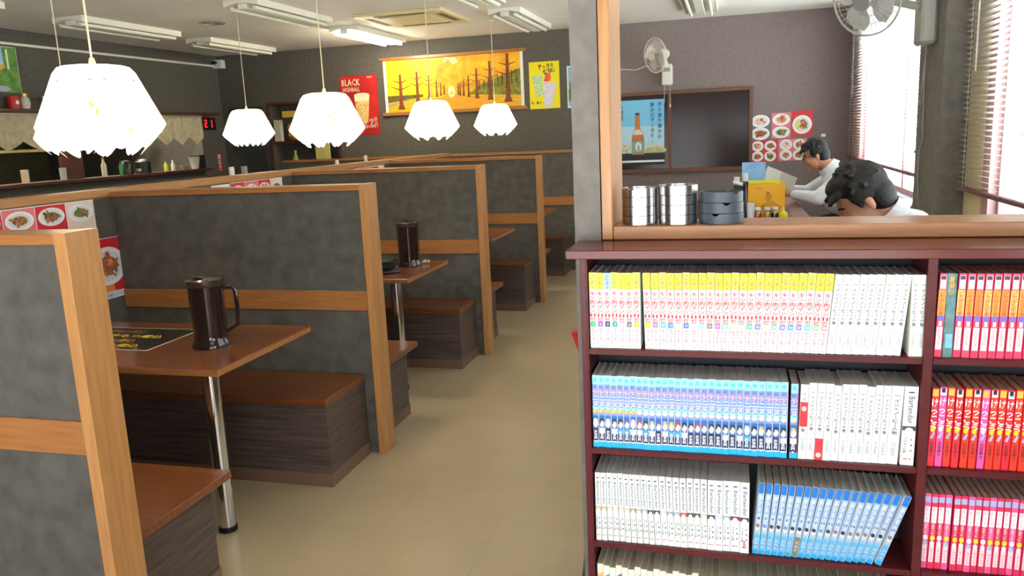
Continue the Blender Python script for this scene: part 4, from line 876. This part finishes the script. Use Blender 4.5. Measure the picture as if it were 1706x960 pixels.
# right cell
PKC = col(240, 70, 110, .35); PKD = col(224, 50, 90, .35)
it = []
for i in range(26):
    if i == 1: it.append((.0185, .6, .0006, mat('teal_cover', (60, 110, 100), .4, c2=(110, 150, 160), scale=40), PAGE, 'teal', lambda p, t, h: (p.vtext('夏祭り', t*.5, h-.006, .013, col(214, 170, 40), w=t*.6), p.rect(t*.2, .02, t*.9, .05, col(130, 190, 210))), 'dark teal comic with yellow letters among the pink ones, right cabinet', 'pink comics on the top right shelf', BH)); continue
    it.append((.0146, 1.2, .001, PKC if i % 2 else PKD, PAGE, 'pa%d' % (i % 3), s_pinkA(i), '%s pink and orange comic from the divider, top right shelf' % ordw(i if i < 1 else i-1), 'pink comics on the top right shelf', BH))
run(DV+.0115, ZT[0], it)
it = []
for i in range(28):
    it.append((.0138, 1.2, .0012 if i not in (4, 6) else .003, col(*((240, 90, 170) if i in (1, 6) else (240, 60, 40) if i % 3 else (236, 44, 60)), .35), PAGE, 'rd%d' % (i if i < 2 else (6 if i == 6 else 2+i % 2)), s_red(i if i != 6 else 6), '%s red or magenta comic from the divider, second right shelf' % ordw(i), 'red comics on the second right shelf', BH-(.0 if i % 3 else .002)))
run(DV+.0105, ZT[1], it, SY+.016)
it = []
for i in range(30):
    it.append((.0128, 1.0, .0006 if i != 4 else .003, PKD if i % 3 else col(246, 90, 150, .35), PAGE, 'dy%d' % (i % 6), s_boy(i % 6), '%s pink comic from the divider, third right shelf' % ordw(i), 'pink comics on the third right shelf', BH-.001))
run(DV+.0105, ZT[2], it, SY+.018)
it = []
for i in range(26): it.append((.0148, .5, .0006, CR, PAGE, 'z%d' % (i % 9), s_bot(i % 9), '%s pale comic from the divider, lowest right shelf in view' % ordw(i), 'pale comics on the lowest right shelf', BH-.01))
run(DV+.0115, ZT[3], it)
# ================================================================== ON THE SILL
SZ = 1.3202
def tray(x, y, z, r, h, m, label, notch, grp, rot=0):
    t = thing('ashtray', label, 'ashtray', (x, y, z), grp)
    n = 48; vs = []; fs = []
    prof = [(0, .0002), (r-.0008, .0002), (r, .0008), (r, h-.0004), (r-.0006, h), (r-.002, h-.0004), (r-.003, .004), (0, .003)]
    for j, (q, zz) in enumerate(prof):
        for i in range(n):
            a = 2*PI*i/n+rot; hh = zz
            if notch and zz > h*.6 and (i % (n//3)) in (0, 1): hh = zz-h*.22
            vs.append((x+q*math.cos(a), y+q*math.sin(a), z+hh))
    for j in range(len(prof)-1):
        for i in range(n): fs.append((j*n+i, j*n+(i+1) % n, (j+1)*n+(i+1) % n, (j+1)*n+i))
    b = B(m); b.add(vs, fs); b.build('ashtray_bowl', parent=t, smooth=True)
    return t
DK = mat('slate_melamine', (66, 78, 86), .45)
words = ['bottom', 'second', 'third', 'fourth', 'topmost']
for k in range(4): tray(-.214, 1.955, SZ+k*.0222, .0425, .0220, STEEL, '%s steel ashtray of the left stack on the wooden sill' % (words[k] if k < 3 else 'topmost'), 1 if k == 3 else 0, 'steel ashtrays, left stack', rot=2.2)
for k in range(4): tray(-.1225, 1.957, SZ+k*.0232, .0465 if k == 3 else .0450, .0230, STEEL, '%s steel ashtray of the middle stack on the wooden sill' % (words[k] if k < 3 else 'topmost'), 0, 'steel ashtrays, middle stack', rot=.3)
for k in range(3): tray(-.0215, 1.962, SZ+k*.0250, .0515-.001*k, .0248, DK, '%s slate grey ashtray of the right stack on the wooden sill' % ['bottom', 'middle', 'topmost'][k], 3, 'slate ashtrays, right stack', rot=.5*k+.2)
# ================================================================== THE FAR TABLE
TZ = .97
t = thing('dining_table', 'brown table with condiments before the man reading', 'table', (.12, 5.35, .27))
B(TABLE).box(-.25, .47, 4.95, 6.6, TZ-.03, TZ, bev=.004).build('tabletop', parent=t)
for x in (-.2, .42):
    for y in (5.0, 6.55): B(BLACK).cyl((x, y, .271), (x, y, TZ-.03), .02, n=12).build('leg', parent=t)
t = thing('dining_table', 'brown table under the bowed head of the nearer man', 'table', (.0, 3.2, .27))
B(TABLE).box(-.25, .36, 2.7, 3.7, TZ-.03, TZ, bev=.004).build('tabletop', parent=t)
for x in (-.2, .31):
    for y in (2.75, 3.65): B(BLACK).cyl((x, y, .271), (x, y, TZ-.03), .02, n=12).build('leg', parent=t)
TZ += .0003
YY = 5.12
def slab(name, x0, x1, z0, z1, y, m, label, cat, th=.006, tilt=0, rz=0, pr=None):
    t = thing(name, label, cat, ((x0+x1)/2, y, z0)); t.rotation_euler = (tilt, 0, rz)
    w_ = (x1-x0)/2
    o = B(m).box(-w_, w_, 0, th, 0, z1-z0, bev=.001); q = bpy.data.objects.new('board', None)
    me = bpy.data.meshes.new('board'); me.from_pydata([tuple(v) for v in o.v], [], o.f); me.materials.append(m); link('board', me, t); bpy.data.objects.remove(q)
    if pr:
        p = Print((-w_, -.0006, 0), (1, 0, 0), (0, 0, 1)); pr(p, 2*w_, z1-z0); me = bpy.data.meshes.new('print'); me.from_pydata([tuple(v) for v in p.v], [], p.f)
        for mm in p.mats: me.materials.append(mm)
        me.polygons.foreach_set('material_index', p.m); link('printed_design', me, t)
    return t
slab('menu_folder', .10, .315, TZ, 1.182, 5.10, mat('orange_folder', (248, 180, 30), .4), 'orange yellow menu folder standing on the far table', 'menu', pr=lambda p, w, h: (p.text('MENU', .05, h-.03, .012, col(190, 120, 30)), p.disc(.12, .13, .02, col(200, 140, 30), .028, n=10), p.disc(.115, .155, .011, col(180, 110, 40), n=8), p.poly([(.07, .075), (.13, .12), (.20, .07), (.17, .045), (.1, .045)], col(216, 150, 30))))
slab('menu_folder', .085, .29, TZ, 1.204, 5.135, mat('lime_folder', (226, 222, 40), .4), 'lime yellow menu folder behind the orange one', 'menu')
slab('leaflet', .065, .205, 1.185, 1.31, 5.2, mat('blue_leaflet', (110, 170, 226), .4, c2=(160, 200, 240), scale=14), 'small blue leaflet standing behind the folders', 'leaflet')
lst = thing('leaflet_stand', 'grey stand carrying the blue leaflet', 'stand', (.13, 5.22, TZ)); B(mat('grey_acrylic', (130, 140, 150), .3)).box(.07, .2, 5.212, 5.25, TZ, 1.185, bev=.002).build('stand_body', parent=lst)
cup = thing('chopstick_tumbler', 'white steel tumbler before the orange folder', 'cup', (.115, 5.03, TZ)); B(col(214, 222, 228, .3)).lathe([(0, 0), (.021, 0), (.025, .105), (.022, .105), (.019, .004), (0, .004)], (.115, 5.03, TZ), 20).build('tumbler_body', parent=cup, smooth=True)
tr = thing('condiment_tray', 'black condiment tray on the far table', 'tray', (.2, 5.03, TZ)); 
SCL = mat('clear_jar', (225, 225, 225), .06, trans=.7, ior=1.3)
def jar(x, y, c, label, h=.078):
    t = thing('spice_jar', label, 'jar', (x, y, TZ), 'spice jars on the far table')
    B(col(*c, .3)).lathe([(0, .001), (.019, .001), (.0195, h*.55), (0, h*.55)], (x, y, TZ), 16).build('seasoning', parent=t, smooth=True)
    B(GLASSM).lathe([(.0205, 0), (.0215, h*.6), (.018, h*.8), (.0175, h*.8), (.0198, h*.6), (.0196, .001)], (x, y, TZ), 16).build('jar_glass', parent=t, smooth=True)
    B(col(232, 232, 228)).lathe([(0, h*.8), (.018, h*.8), (.019, h), (0, h)], (x, y, TZ), 14).build('shaker_lid', parent=t, smooth=True)
jar(.158, 5.03, (200, 50, 20), 'spice jar with red seasoning before the orange folder'); jar(.212, 5.03, (200, 140, 60), 'spice jar with amber seasoning between red and black'); jar(.255, 5.03, (30, 24, 30), 'spice jar with black contents right of the amber one')
B(BLACK).box(.135, .33, 5.0, 5.06, TZ-.0002, TZ-.0001).build('tray_base', parent=tr); B(BLACK).box(.135, .33, 4.985, 4.992, TZ, TZ+.012).build('tray_rim', parent=tr)
lem = thing('lemon_juice_bottle', 'lemon-shaped yellow squeeze bottle on the far table', 'bottle', (.303, 5.03, TZ)); B(mat('lemon_yellow', (230, 220, 30), .35)).ball((.303, 5.03, TZ+.027), (.027, .027, .0268)).build('lemon_body', parent=lem, smooth=True); B(mat('lemon_cap', (220, 226, 90), .35)).cyl((.303, 5.03, TZ+.05), (.303, 5.03, TZ+.075), .008, .005, n=12).build('nozzle', parent=lem, smooth=True)
for x, y, h, lb in ((.035, 5.15, .255, 'dark sauce bottle with white cap beside the leaflet, left'), (.085, 5.13, .28, 'taller dark sauce bottle with white cap beside the leaflet')):
    bt = thing('sauce_bottle', lb, 'bottle', (x, y, TZ), 'dark sauce bottles on the far table'); B(mat('soy_dark', (34, 22, 20), .12, coat=.5)).lathe([(0, 0), (.026, 0), (.026, h*.6), (.016, h*.82), (0, h*.82)], (x, y, TZ), 18).build('bottle_body', parent=bt, smooth=True); B(col(232, 232, 232)).lathe([(0, h*.82), (.018, h*.82), (.018, h), (0, h)], (x, y, TZ), 16).build('bottle_cap', parent=bt, smooth=True)
tag(B(col(236, 236, 232)).box(-.03, .03, -.015, .015, -.01, .01, bev=.005).build('folded_napkin'), 'small folded white napkin on a black sauce bottle stand', 'napkin'); nb = bpy.data.objects['folded_napkin']; nb.location = (.04, 5.05, 1.195); nb.rotation_euler = (0, .3, 0)
hold = thing('napkin_stand', 'black napkin stand beside the sauce bottles', 'stand', (.04, 5.05, TZ)); B(BLACK).box(.015, .065, 5.03, 5.075, TZ, 1.178, bev=.003).build('stand_body', parent=hold)
# ================================================================== FANS
FW = mat('fan_grey_white', (216, 212, 202), .4); FB = mat('fan_blade', (200, 200, 196), .3, trans=.3)
def fan(loc, aim, label, mount, r=.175, cm=FW, hubc=None, arm=None):
    t = thing('wall_fan', label, 'fan', mount)
    c = Vector(loc); ax = Vector(aim).normalized(); R = Vector((0, 0, 1)).rotation_difference(ax).to_matrix()
    def Q(x, y, z): return c+R @ Vector((x, y, z))
    def circ(rad, z, n=40): return [Q(rad*math.cos(2*PI*i/n), rad*math.sin(2*PI*i/n), z) for i in range(n)]
    cg = B(cm); cg.tube(circ(r, 0), .006, 6, closed=True); cg.build('cage_rim', parent=t, smooth=True)
    for z0, z1, nm in ((.0, .05, 'front_guard'), (0, -.06, 'rear_guard')):
        g = B(cm)
        for i in range(36):
            a = 2*PI*i/36; g.tube([Q(r*math.cos(a), r*math.sin(a), z0), Q(r*.86*math.cos(a+.06), r*.86*math.sin(a+.06), z1*.75), Q(r*.28*math.cos(a+.3), r*.28*math.sin(a+.3), z1)], .0013, 4)
        for q in (.5, .72): g.tube(circ(r*q, z1*(.97 if q < .6 else .9), 28), .0015, 4, closed=True)
        o = g.build(nm, parent=t); o['kind'] = 'stuff'
    hub = B(hubc or cm); hub.lathe([(0, .056), (r*.25, .056), (r*.28, .05), (r*.28, .044), (0, .044)], c, 28, axis=ax); hub.build('guard_badge', parent=t, smooth=True)
    for k in range(4):
        a = k*PI/2+.3; b = B(FB); vs = []; 
        for j in range(5):
            rr_ = r*(.14+.72*j/4); wv = .28+.45*math.sin(PI*(j+.6)/5.2)
            for s in (-1, 0, 1): vs.append(Q(rr_*math.cos(a+s*wv), rr_*math.sin(a+s*wv), .012*s))
        b.add(vs, [(j*3+s, j*3+s+1, j*3+s+4, j*3+s+3) for j in range(4) for s in range(2)]); b.build('blade', parent=t, smooth=True)
    B(cm).lathe([(0, -.17), (.03, -.168), (.05, -.14), (.055, -.09), (.05, -.062), (0, -.06)], c, 24, axis=ax).build('motor_housing', parent=t, smooth=True)
    for k, pts in enumerate(arm): B(cm).tube(pts, .022, 10).build('support_arm', parent=t, smooth=True)
    return t, Q
f1c = (-.765, 8.62, 2.275)
t, Q = fan(f1c, (-.78, -.72, -.12), 'white wall fan with pull cords high above the glazed panel', (-.66, 8.99, 2.2), arm=[[(-.70, 8.74, 2.27), (-.67, 8.86, 2.2), (-.665, 8.93, 2.1)]])
B(FW).box(-.72, -.61, 8.86, 8.998, 1.98, 2.20, bev=.012).build('control_base', parent=t); B(mat('grey_buttons', (150, 150, 144), .5)).box(-.70, -.63, 8.857, 8.8605, 2.12, 2.16, bev=.001).build('button_panel', parent=t)
for x, z in ((-.695, 1.80), (-.635, 1.78)): B(FW).cyl((x, 8.9, z), (x, 8.9, 1.99), .0022, n=6).build('pull_cord', parent=t)
B(FW).cyl((-.635, 8.9, 1.75), (-.635, 8.9, 1.785), .007, n=10).build('cord_knob', parent=t, smooth=True)
B(FW).tube([(-.72, 8.97, 2.19), (-.9, 8.985, 2.2), (-1.0, 8.99, 2.165), (-1.15, 8.99, 2.18), (-1.4, 8.99, 2.2)], .005, 6).build('power_cord', parent=t, smooth=True)
FG = mat('fan_grey', (176, 174, 166), .4)
t, Q = fan((.69, 4.82, 2.17), (-.62, -.74, -.25), 'large grey wall fan at the top edge, mounted on the window column', (1.06, 4.95, 2.1), r=.19, cm=FG, hubc=mat('fan_hub_grey', (130, 130, 130), .4), arm=[[(.72, 4.86, 2.18), (.86, 4.95, 2.16), (1.0, 5.02, 2.13)]])
B(FG).box(.985, 1.066, 4.93, 5.12, 1.93, 2.22, bev=.015).build('control_base', parent=t)
B(FG).tube([(1.05, 5.10, 1.93), (1.055, 5.13, 1.7), (1.06, 5.12, 1.4), (1.055, 5.16, 1.36), (1.06, 5.2, 1.2), (1.058, 5.11, 1.0), (1.06, 5.12, .6)], .0035, 6).build('power_cord', parent=t, smooth=True)
for y, z in ((5.18, 1.62), (5.22, 1.34)): B(FG).cyl((1.045, y, z), (1.045, 5.06, 1.94), .0018, n=6).build('pull_cord', parent=t); B(FG).ball((1.045, y, z), .009, n=8, k=6).build('cord_knob', parent=t, smooth=True)
# ================================================================== BLINDS
SLT = mat('white_slat', (232, 230, 226), .45); RAIL = mat('mauve_rail', (120, 84, 84), .5)
def blind(y0, y1, label, zb=1.155, zt=2.60):
    t = thing('venetian_blind', label, 'blind', (XR-.035, (y0+y1)/2, zb), 'venetian blinds on the right-hand windows')
    X = XR-.035; L_ = y1-y0; yc = (y0+y1)/2
    n = 52; pitch = (zt-zb-.03)/n
    a = math.radians(-20); hw = .0135
    me = bpy.data.meshes.new('slat'); c, s = math.cos(a), math.sin(a); vs = []
    for k in range(3):
        q = (k-1)*hw; zc_ = .0022 if k == 1 else 0
        for yy in (-L_/2, L_/2): vs.append((q*c, yy, q*s+zc_))
    vs += [(v[0], v[1], v[2]-.0005) for v in vs]
    me.from_pydata(vs, [], [(0, 2, 3, 1), (2, 4, 5, 3), (6, 7, 9, 8), (8, 9, 11, 10), (0, 1, 7, 6), (4, 10, 11, 5)]); me.materials.append(SLT)
    for i in range(n):
        o = link('slat', me, t); o.location = (0, 0, .025+pitch*(i+.5))
    B(RAIL).box(X-.014, X+.014, y0, y1, zb, zb+.02, bev=.002).build('bottom_rail', parent=t)
    B(SLT).box(X-.02, X+.02, y0, y1, zt, zt+.04, bev=.002).build('head_rail', parent=t)
    k = max(2, int(L_/.6)); 
    for i in range(k+1):
        yy = y0+.12+(L_-.24)*i/k
        B(SLT).box(X-.0145, X-.0135, yy-.004, yy+.004, zb+.02, zt).build('ladder_tape', parent=t)
    B(SLT).tube([(X-.02, y1-.25, zt), (X-.021, y1-.25, 1.75)], .004, 6).build('tilt_wand', parent=t)
    return t
blind(5.36, 8.93, 'white venetian blind in the far right window, behind the two men')
blind(2.12, 4.72, 'white venetian blind in the nearer right window, at the right edge')
# ================================================================== RED STOOL BEHIND THE COLUMN
t = thing('folding_chair', 'red-seated folding chair, only a red edge showing left of the column', 'chair', (-.30, 2.45, 0))
b = B(mat('red_vinyl', (176, 36, 36), .35)); b.tube([(-.452, 2.30, .955), (-.435, 2.31, .90), (-.415, 2.32, .84)], .012, 8); b.build('red_back_edge', parent=t, smooth=True)
B(CHROME).tube([(-.395, 2.3, .86), (-.39, 2.26, .5), (-.42, 2.18, .20), (-.46, 2.12, .012)], .012, 8).build('leg', parent=t, smooth=True)
B(CHROME).tube([(-.395, 2.3, .86), (-.33, 2.32, .5), (-.31, 2.6, .2), (-.31, 2.66, .012)], .012, 8).build('leg', parent=t, smooth=True)
B(mat('red_vinyl', (176, 36, 36), .35)).box(-.395, -.30, 2.25, 2.6, .43, .47, bev=.01).build('seat', parent=t)

# ================================================================== PEOPLE
SKIN = mat('skin', (206, 150, 118), .5, c2=(196, 138, 108), scale=9); SKIN2 = mat('skin_warm', (206, 154, 124), .5, c2=(194, 142, 112), scale=9)
HAIR = mat('black_hair', (10, 9, 12), .6, c2=(20, 18, 20), scale=60, bump=.5, bscale=120); SHIRT = mat('white_shirt', (226, 230, 240), .8, c2=(234, 237, 244), scale=5); TROUS = mat('dark_trousers', (40, 42, 52), .8)
def blob(name, shapes, m, parent, voxel=.006, smooth=8):
    b = MB(); b.mats = [m]
    for s in shapes:
        if s[0] == 'e': b.ball(s[1], s[2], n=20, k=14, R=s[3] if len(s) > 3 else None)
        else:
            _, p0, r0, p1, r1 = s; p0 = Vector(p0); p1 = Vector(p1)
            b.cyl(p0, p1, r0, r1, n=16); b.ball(p0, r0, n=14, k=10); b.ball(p1, r1, n=14, k=10)
    o = b.build(name, m, parent)
    md = o.modifiers.new('r', 'REMESH'); md.mode = 'VOXEL'; md.voxel_size = voxel
    sm = o.modifiers.new('s', 'SMOOTH'); sm.factor = .5; sm.iterations = smooth
    bpy.context.view_layer.update(); dg = bpy.context.evaluated_depsgraph_get()
    me = bpy.data.meshes.new_from_object(o.evaluated_get(dg)); o.modifiers.clear(); o.data = me; me.name = name
    for p_ in me.polygons: p_.use_smooth = True
    return o
def person(name_label, Hc, pitch, N, Cc, Pv, sh, el, ha, kn, ft, glasses=False, bushy=1.0, skin=SKIN, seat_z=.67, roll=0., curl=.5, hs=1.0):
    t = thing('person', name_label, 'person', (Pv[0], Pv[1], .27))
    off = Vector(t.location)
    cp, spn = math.cos(pitch), math.sin(pitch)
    fx = Vector((-cp, 0, -spn)); fy = Vector((0, -1, 0)); fz = Vector((-spn, 0, cp))
    if roll: 
        Rr = Matrix.Rotation(roll, 3, 'Z'); fx = Rr @ fx; fy = Rr @ fy; fz = Rr @ fz
    R = Matrix((fx, fy, fz)).transposed(); H_ = Vector(Hc)
    def h(x, y, z): return H_+R @ Vector((x, y, z))*hs
    def E(x, y, z, a, b, c): return ('e', h(x, y, z), (a*hs, b*hs, c*hs), R)
    S = [E(-.012, 0, .035, .094, .075, .086), E(.03, 0, -.03, .06, .057, .082), E(.062, 0, -.087, .022, .026, .018), E(.074, 0, .032, .018, .046, .012), E(.02, .036, -.062, .04, .02, .032), E(.02, -.036, -.062, .04, .02, .032),
         E(.06, .034, -.022, .022, .02, .022), E(.06, -.034, -.022, .022, .02, .022), ('c', h(.084, 0, .014), .008, h(.104, 0, -.02), .011), E(.094, .011, -.026, .009, .007, .007), E(.094, -.011, -.026, .009, .007, .007),
         E(.083, 0, -.05, .012, .024, .0055), E(.081, 0, -.061, .012, .02, .006), E(-.01, .077, -.008, .016, .008, .030), E(-.01, -.077, -.008, .016, .008, .030)]
    N_ = Vector(N)
    S += [('c', h(-.03, 0, -.05), .052, N_, .056), ('c', N_, .056, Vector(N)-Vector((0, 0, .03)), .06)]
    for s in (0, 1):
        S += [('c', N_-Vector((0, 0, .06)), .045, sh[s], .04), ('c', sh[s], .048, el[s], .038), ('c', el[s], .037, ha[s], .026)]
        d = (Vector(ha[s])-Vector(el[s])).normalized(); side = Vector((0, -1 if s == 0 else 1, 0)); dn = Vector((0, 0, -1))
        hp = Vector(ha[s])+d*.045
        S += [('c', Vector(ha[s]), .024, hp, .026), ('c', hp-side*.018, .019, hp+side*.018+d*.01, .019)]
        for k in range(4):
            L = (.07, .08, .075, .06)[k]; bse = hp+d*.018+side*(.027-.018*k)
            k1 = bse+(d+dn*.25*curl).normalized()*L*.45; k2 = k1+(d+dn*1.1*curl).normalized()*L*.32; k3 = k2+(d*.4+dn*1.2*curl).normalized()*L*.25
            S += [('c', bse, .0088, k1, .0082), ('c', k1, .0082, k2, .0076), ('c', k2, .0076, k3, .0066)]
        tb = hp-side*.026-d*.02; t1 = tb-side*.022+d*.028; t2 = t1+d*.026-side*.002
        S += [('c', tb, .0115, t1, .0095), ('c', t1, .0095, t2, .008)]
    Cv = Vector(Cc); Pq = Vector(Pv)
    S += [('e', Cv, (.10, .15, .13)), ('c', Cv, .11, Pq, .115)]
    for s in (0, 1):
        S += [('c', Pq+Vector((0, -.08 if s == 0 else .08, 0)), .085, kn[s], .058), ('c', kn[s], .056, ft[s], .038), ('c', ft[s], .036, Vector(ft[s])+Vector((-.14, 0, -.012)), .026)]
    body = blob('body', S, skin, t, .0058, 3)
    # shirt
    T = []
    for s in (0, 1):
        el_ = Vector(el[s]); ha_ = Vector(ha[s]); fore = el_.lerp(ha_, .93)
        T += [('c', N_-Vector((-.006, 0, .055)), .062, Vector(sh[s])-Vector((0, 0, .004)), .064), ('c', sh[s], .064, el_, .052), ('c', el_, .052, fore, .037), ('e', Vector(sh[s]), (.066, .06, .064)), ('c', N_-Vector((-.03, 0, .05)), .075, Vector(sh[s])-Vector((-.02, 0, .01)), .07)]
        for q in (.25, .5, .75):  # sleeve folds
            m_ = Vector(sh[s]).lerp(el_, q); T.append(('e', m_+Vector((.01, 0, .012)), (.056, .056, .03)))
    T += [('e', N_+Vector((.055, 0, -.10)), (.10, .165, .095)), ('e', Cv, (.135, .185, .15)), ('e', Cv+(N_-Cv)*.45, (.10, .165, .10)), ('c', Cv+Vector((0, -.05, 0)), .12, Pq+Vector((.01, -.03, .06)), .13), ('c', Cv+Vector((0, .05, 0)), .12, Pq+Vector((.01, .03, .06)), .13)]
    blob('shirt', T, SHIRT, t, .009, 5)
    # collar: a folded band round the neck
    ax = (h(-.03, 0, -.05)-N_).normalized(); cb_ = N_+ax*.0; a = ax.orthogonal().normalized(); a = (Vector((-1, 0, 0))-ax*Vector((-1, 0, 0)).dot(ax)).normalized(); bb = ax.cross(a)
    q = B(SHIRT); n = 28; vs = []
    for i in range(n+1):
        ph = .25+(2*PI-.5)*i/n; dr = a*math.cos(ph)+bb*math.sin(ph)
        for rr_, up_ in ((.064, -.02), (.062, .035), (.068, .036), (.086, -.008)): vs.append(cb_+dr*rr_+ax*up_)
    q.add(vs, [(i*4+j, i*4+j+1, (i+1)*4+j+1, (i+1)*4+j) for i in range(n) for j in range(3)]); q.build('collar', parent=t, smooth=True)
    L_ = [('c', Pq, .14, Pq+Vector((0, 0, -.02)), .14)]
    for s in (0, 1): L_ += [('c', Pq+Vector((0, -.08 if s == 0 else .08, -.005)), .1, kn[s], .072), ('c', kn[s], .07, Vector(ft[s])+Vector((0, 0, .05)), .055)]
    blob('trousers', L_, TROUS, t, .012, 4)
    for s in (0, 1): B(BLACK).ball(Vector(ft[s])+Vector((-.07, 0, -.005)), (.13, .047, .034), n=14, k=8).build('shoe', parent=t, smooth=True)
    # hair
    rnd = random.Random(int(Hc[1]*100)); k_ = bushy
    Hs = [E(-.026, 0, .052, .098*k_, .084*k_, .094*k_), E(-.052, 0, .0, .065, .078, .085), E(.018, 0, .098, .07*k_, .066*k_, .042*k_)]
    Hs += [E(-.01, .066, .035, .05, .019, .035), E(-.01, -.066, .035, .05, .019, .035), E(.018, .07, .018, .014, .008, .026), E(.018, -.07, .018, .014, .008, .026)]
    for i in range(int(90*k_)):
        th = rnd.uniform(0, 2*PI); ph = rnd.uniform(0, 1.45); 
        x = math.cos(th)*math.sin(ph); y = math.sin(th)*math.sin(ph); z = math.cos(ph)
        p0 = (-.022+.086*k_*x, .073*k_*y, .054+.083*k_*z)
        d = Vector((x+.55, y*1.1, z-.55)); d.normalize(); L = rnd.uniform(.014, .03)*k_
        if x < -.3: d = Vector((x-.15, y, z-.95)).normalized(); L *= .8
        p1 = Vector(p0)+d*L
        Hs.append(('c', h(*p0), .0125, h(*p1), .0055))
    for i in range(14):   # fringe
        y = -.058+.116*i/13; z = .098-.35*abs(y)
        p0 = (.062, y, z); p1 = (.098+rnd.uniform(-.006, .012)*k_, y*1.05+rnd.uniform(-.01, .01), .068+rnd.uniform(-.012, .012))
        Hs.append(('c', h(*p0), .0145, h(*p1), .0045))
    blob('hair', Hs, HAIR, t, .0048, 1)
    for s in (-1, 1):
        e = B(col(236, 230, 226)).ball(h(.0565, s*.031, .008), .0112, n=12, k=8).build('eye', parent=t, smooth=True)
        B(HAIR).ball(h(.0655, s*.031, .006), .0042, n=10, k=6).build('pupil', parent=e, smooth=True)
        B(HAIR).tube([h(.085, s*.014, .026), h(.086, s*.032, .032), h(.07, s*.052, .026)], .0035, 6).build('eyebrow', parent=t, smooth=True)
    B(mat('lips', (170, 96, 86), .5)).tube([h(.088, -.02, -.056), h(.0955, 0, -.055), h(.088, .02, -.056)], .0028, 6).build('mouth', parent=t, smooth=True)
    if glasses:
        g = B(mat('glasses_frame', (40, 40, 46), .3))
        for s in (-1, 1):
            g.tube([h(.094, s*(.032+.024*math.cos(q_*PI/8)), .006+.016*math.sin(q_*PI/8)) for q_ in range(16)], .0016, 5, closed=True)
            g.tube([h(.092, s*.056, .010), h(.04, s*.076, .012), h(-.012, s*.082, .008)], .0018, 5)
        g.tube([h(.094, -.009, .008), h(.1, 0, .011), h(.094, .009, .008)], .0016, 5); o = g.build('glasses', parent=t, smooth=True)
    return t
def stool(x, y, label):
    t = thing('seat_bench', label, 'bench', (x, y, .27)); B(SEAT).box(x-.22, x+.22, y-.30, y+.30, .60, .66, bev=.008).build('seat_board', parent=t); B(LAMI).box(x-.2, x+.2, y-.28, y+.28, .271, .60).build('bench_body', parent=t)
stool(.86, 3.22, 'low bench seat under the nearer man'); stool(.94, 6.22, 'low bench seat under the man reading')
person('man in a white shirt in front, black bushy hair, head bowed low', (.474, 3.20, 1.247), .66, (.575, 3.20, 1.185), (.66, 3.20, .99), (.80, 3.22, .81),
       [(.665, 3.02, 1.135), (.665, 3.38, 1.135)], [(.47, 2.93, 1.015), (.47, 3.46, 1.015)], [(.25, 3.06, 1.012), (.25, 3.35, 1.012)], [(.42, 3.12, .76), (.42, 3.32, .76)], [(.42, 3.12, .315), (.42, 3.32, .315)], bushy=1.0, skin=SKIN2)
person('man with glasses and short black hair, reading at the far table', (.583, 6.20, 1.295), .34, (.685, 6.20, 1.20), (.775, 6.20, 1.01), (.92, 6.22, .81),
       [(.75, 6.01, 1.135), (.75, 6.39, 1.135)], [(.58, 5.93, 1.012), (.56, 6.47, 1.012)], [(.43, 6.04, 1.035), (.42, 6.30, 1.05)], [(.55, 6.12, .76), (.55, 6.32, .76)], [(.55, 6.12, .315), (.55, 6.32, .315)], glasses=True, bushy=.93, hs=.88)
# magazine held by the far man
mg = thing('magazine', 'open pale magazine held up by the man with glasses', 'magazine', (.33, 6.10, 1.125)); mg.rotation_euler = (math.radians(-20), math.radians(24), math.radians(10))
def lm(name, mb, m, parent):
    me = bpy.data.meshes.new(name); me.from_pydata([tuple(v) for v in mb.v], [], mb.f); me.materials.append(m); return link(name, me, parent)
lm('cover_half', B().box(-.11, .0, 0, .004, -.07, .08, bev=.001), mat('magazine_page', (206, 202, 190), .5), mg)
lm('cover_half', B().box(.0, .12, 0, .004, -.07, .08, bev=.001), mat('magazine_back', (176, 172, 152), .5), mg)
lm('page_stack', B().box(-.108, .118, .0045, .009, -.068, .078), mat('magazine_pages', (226, 224, 216), .7), mg)
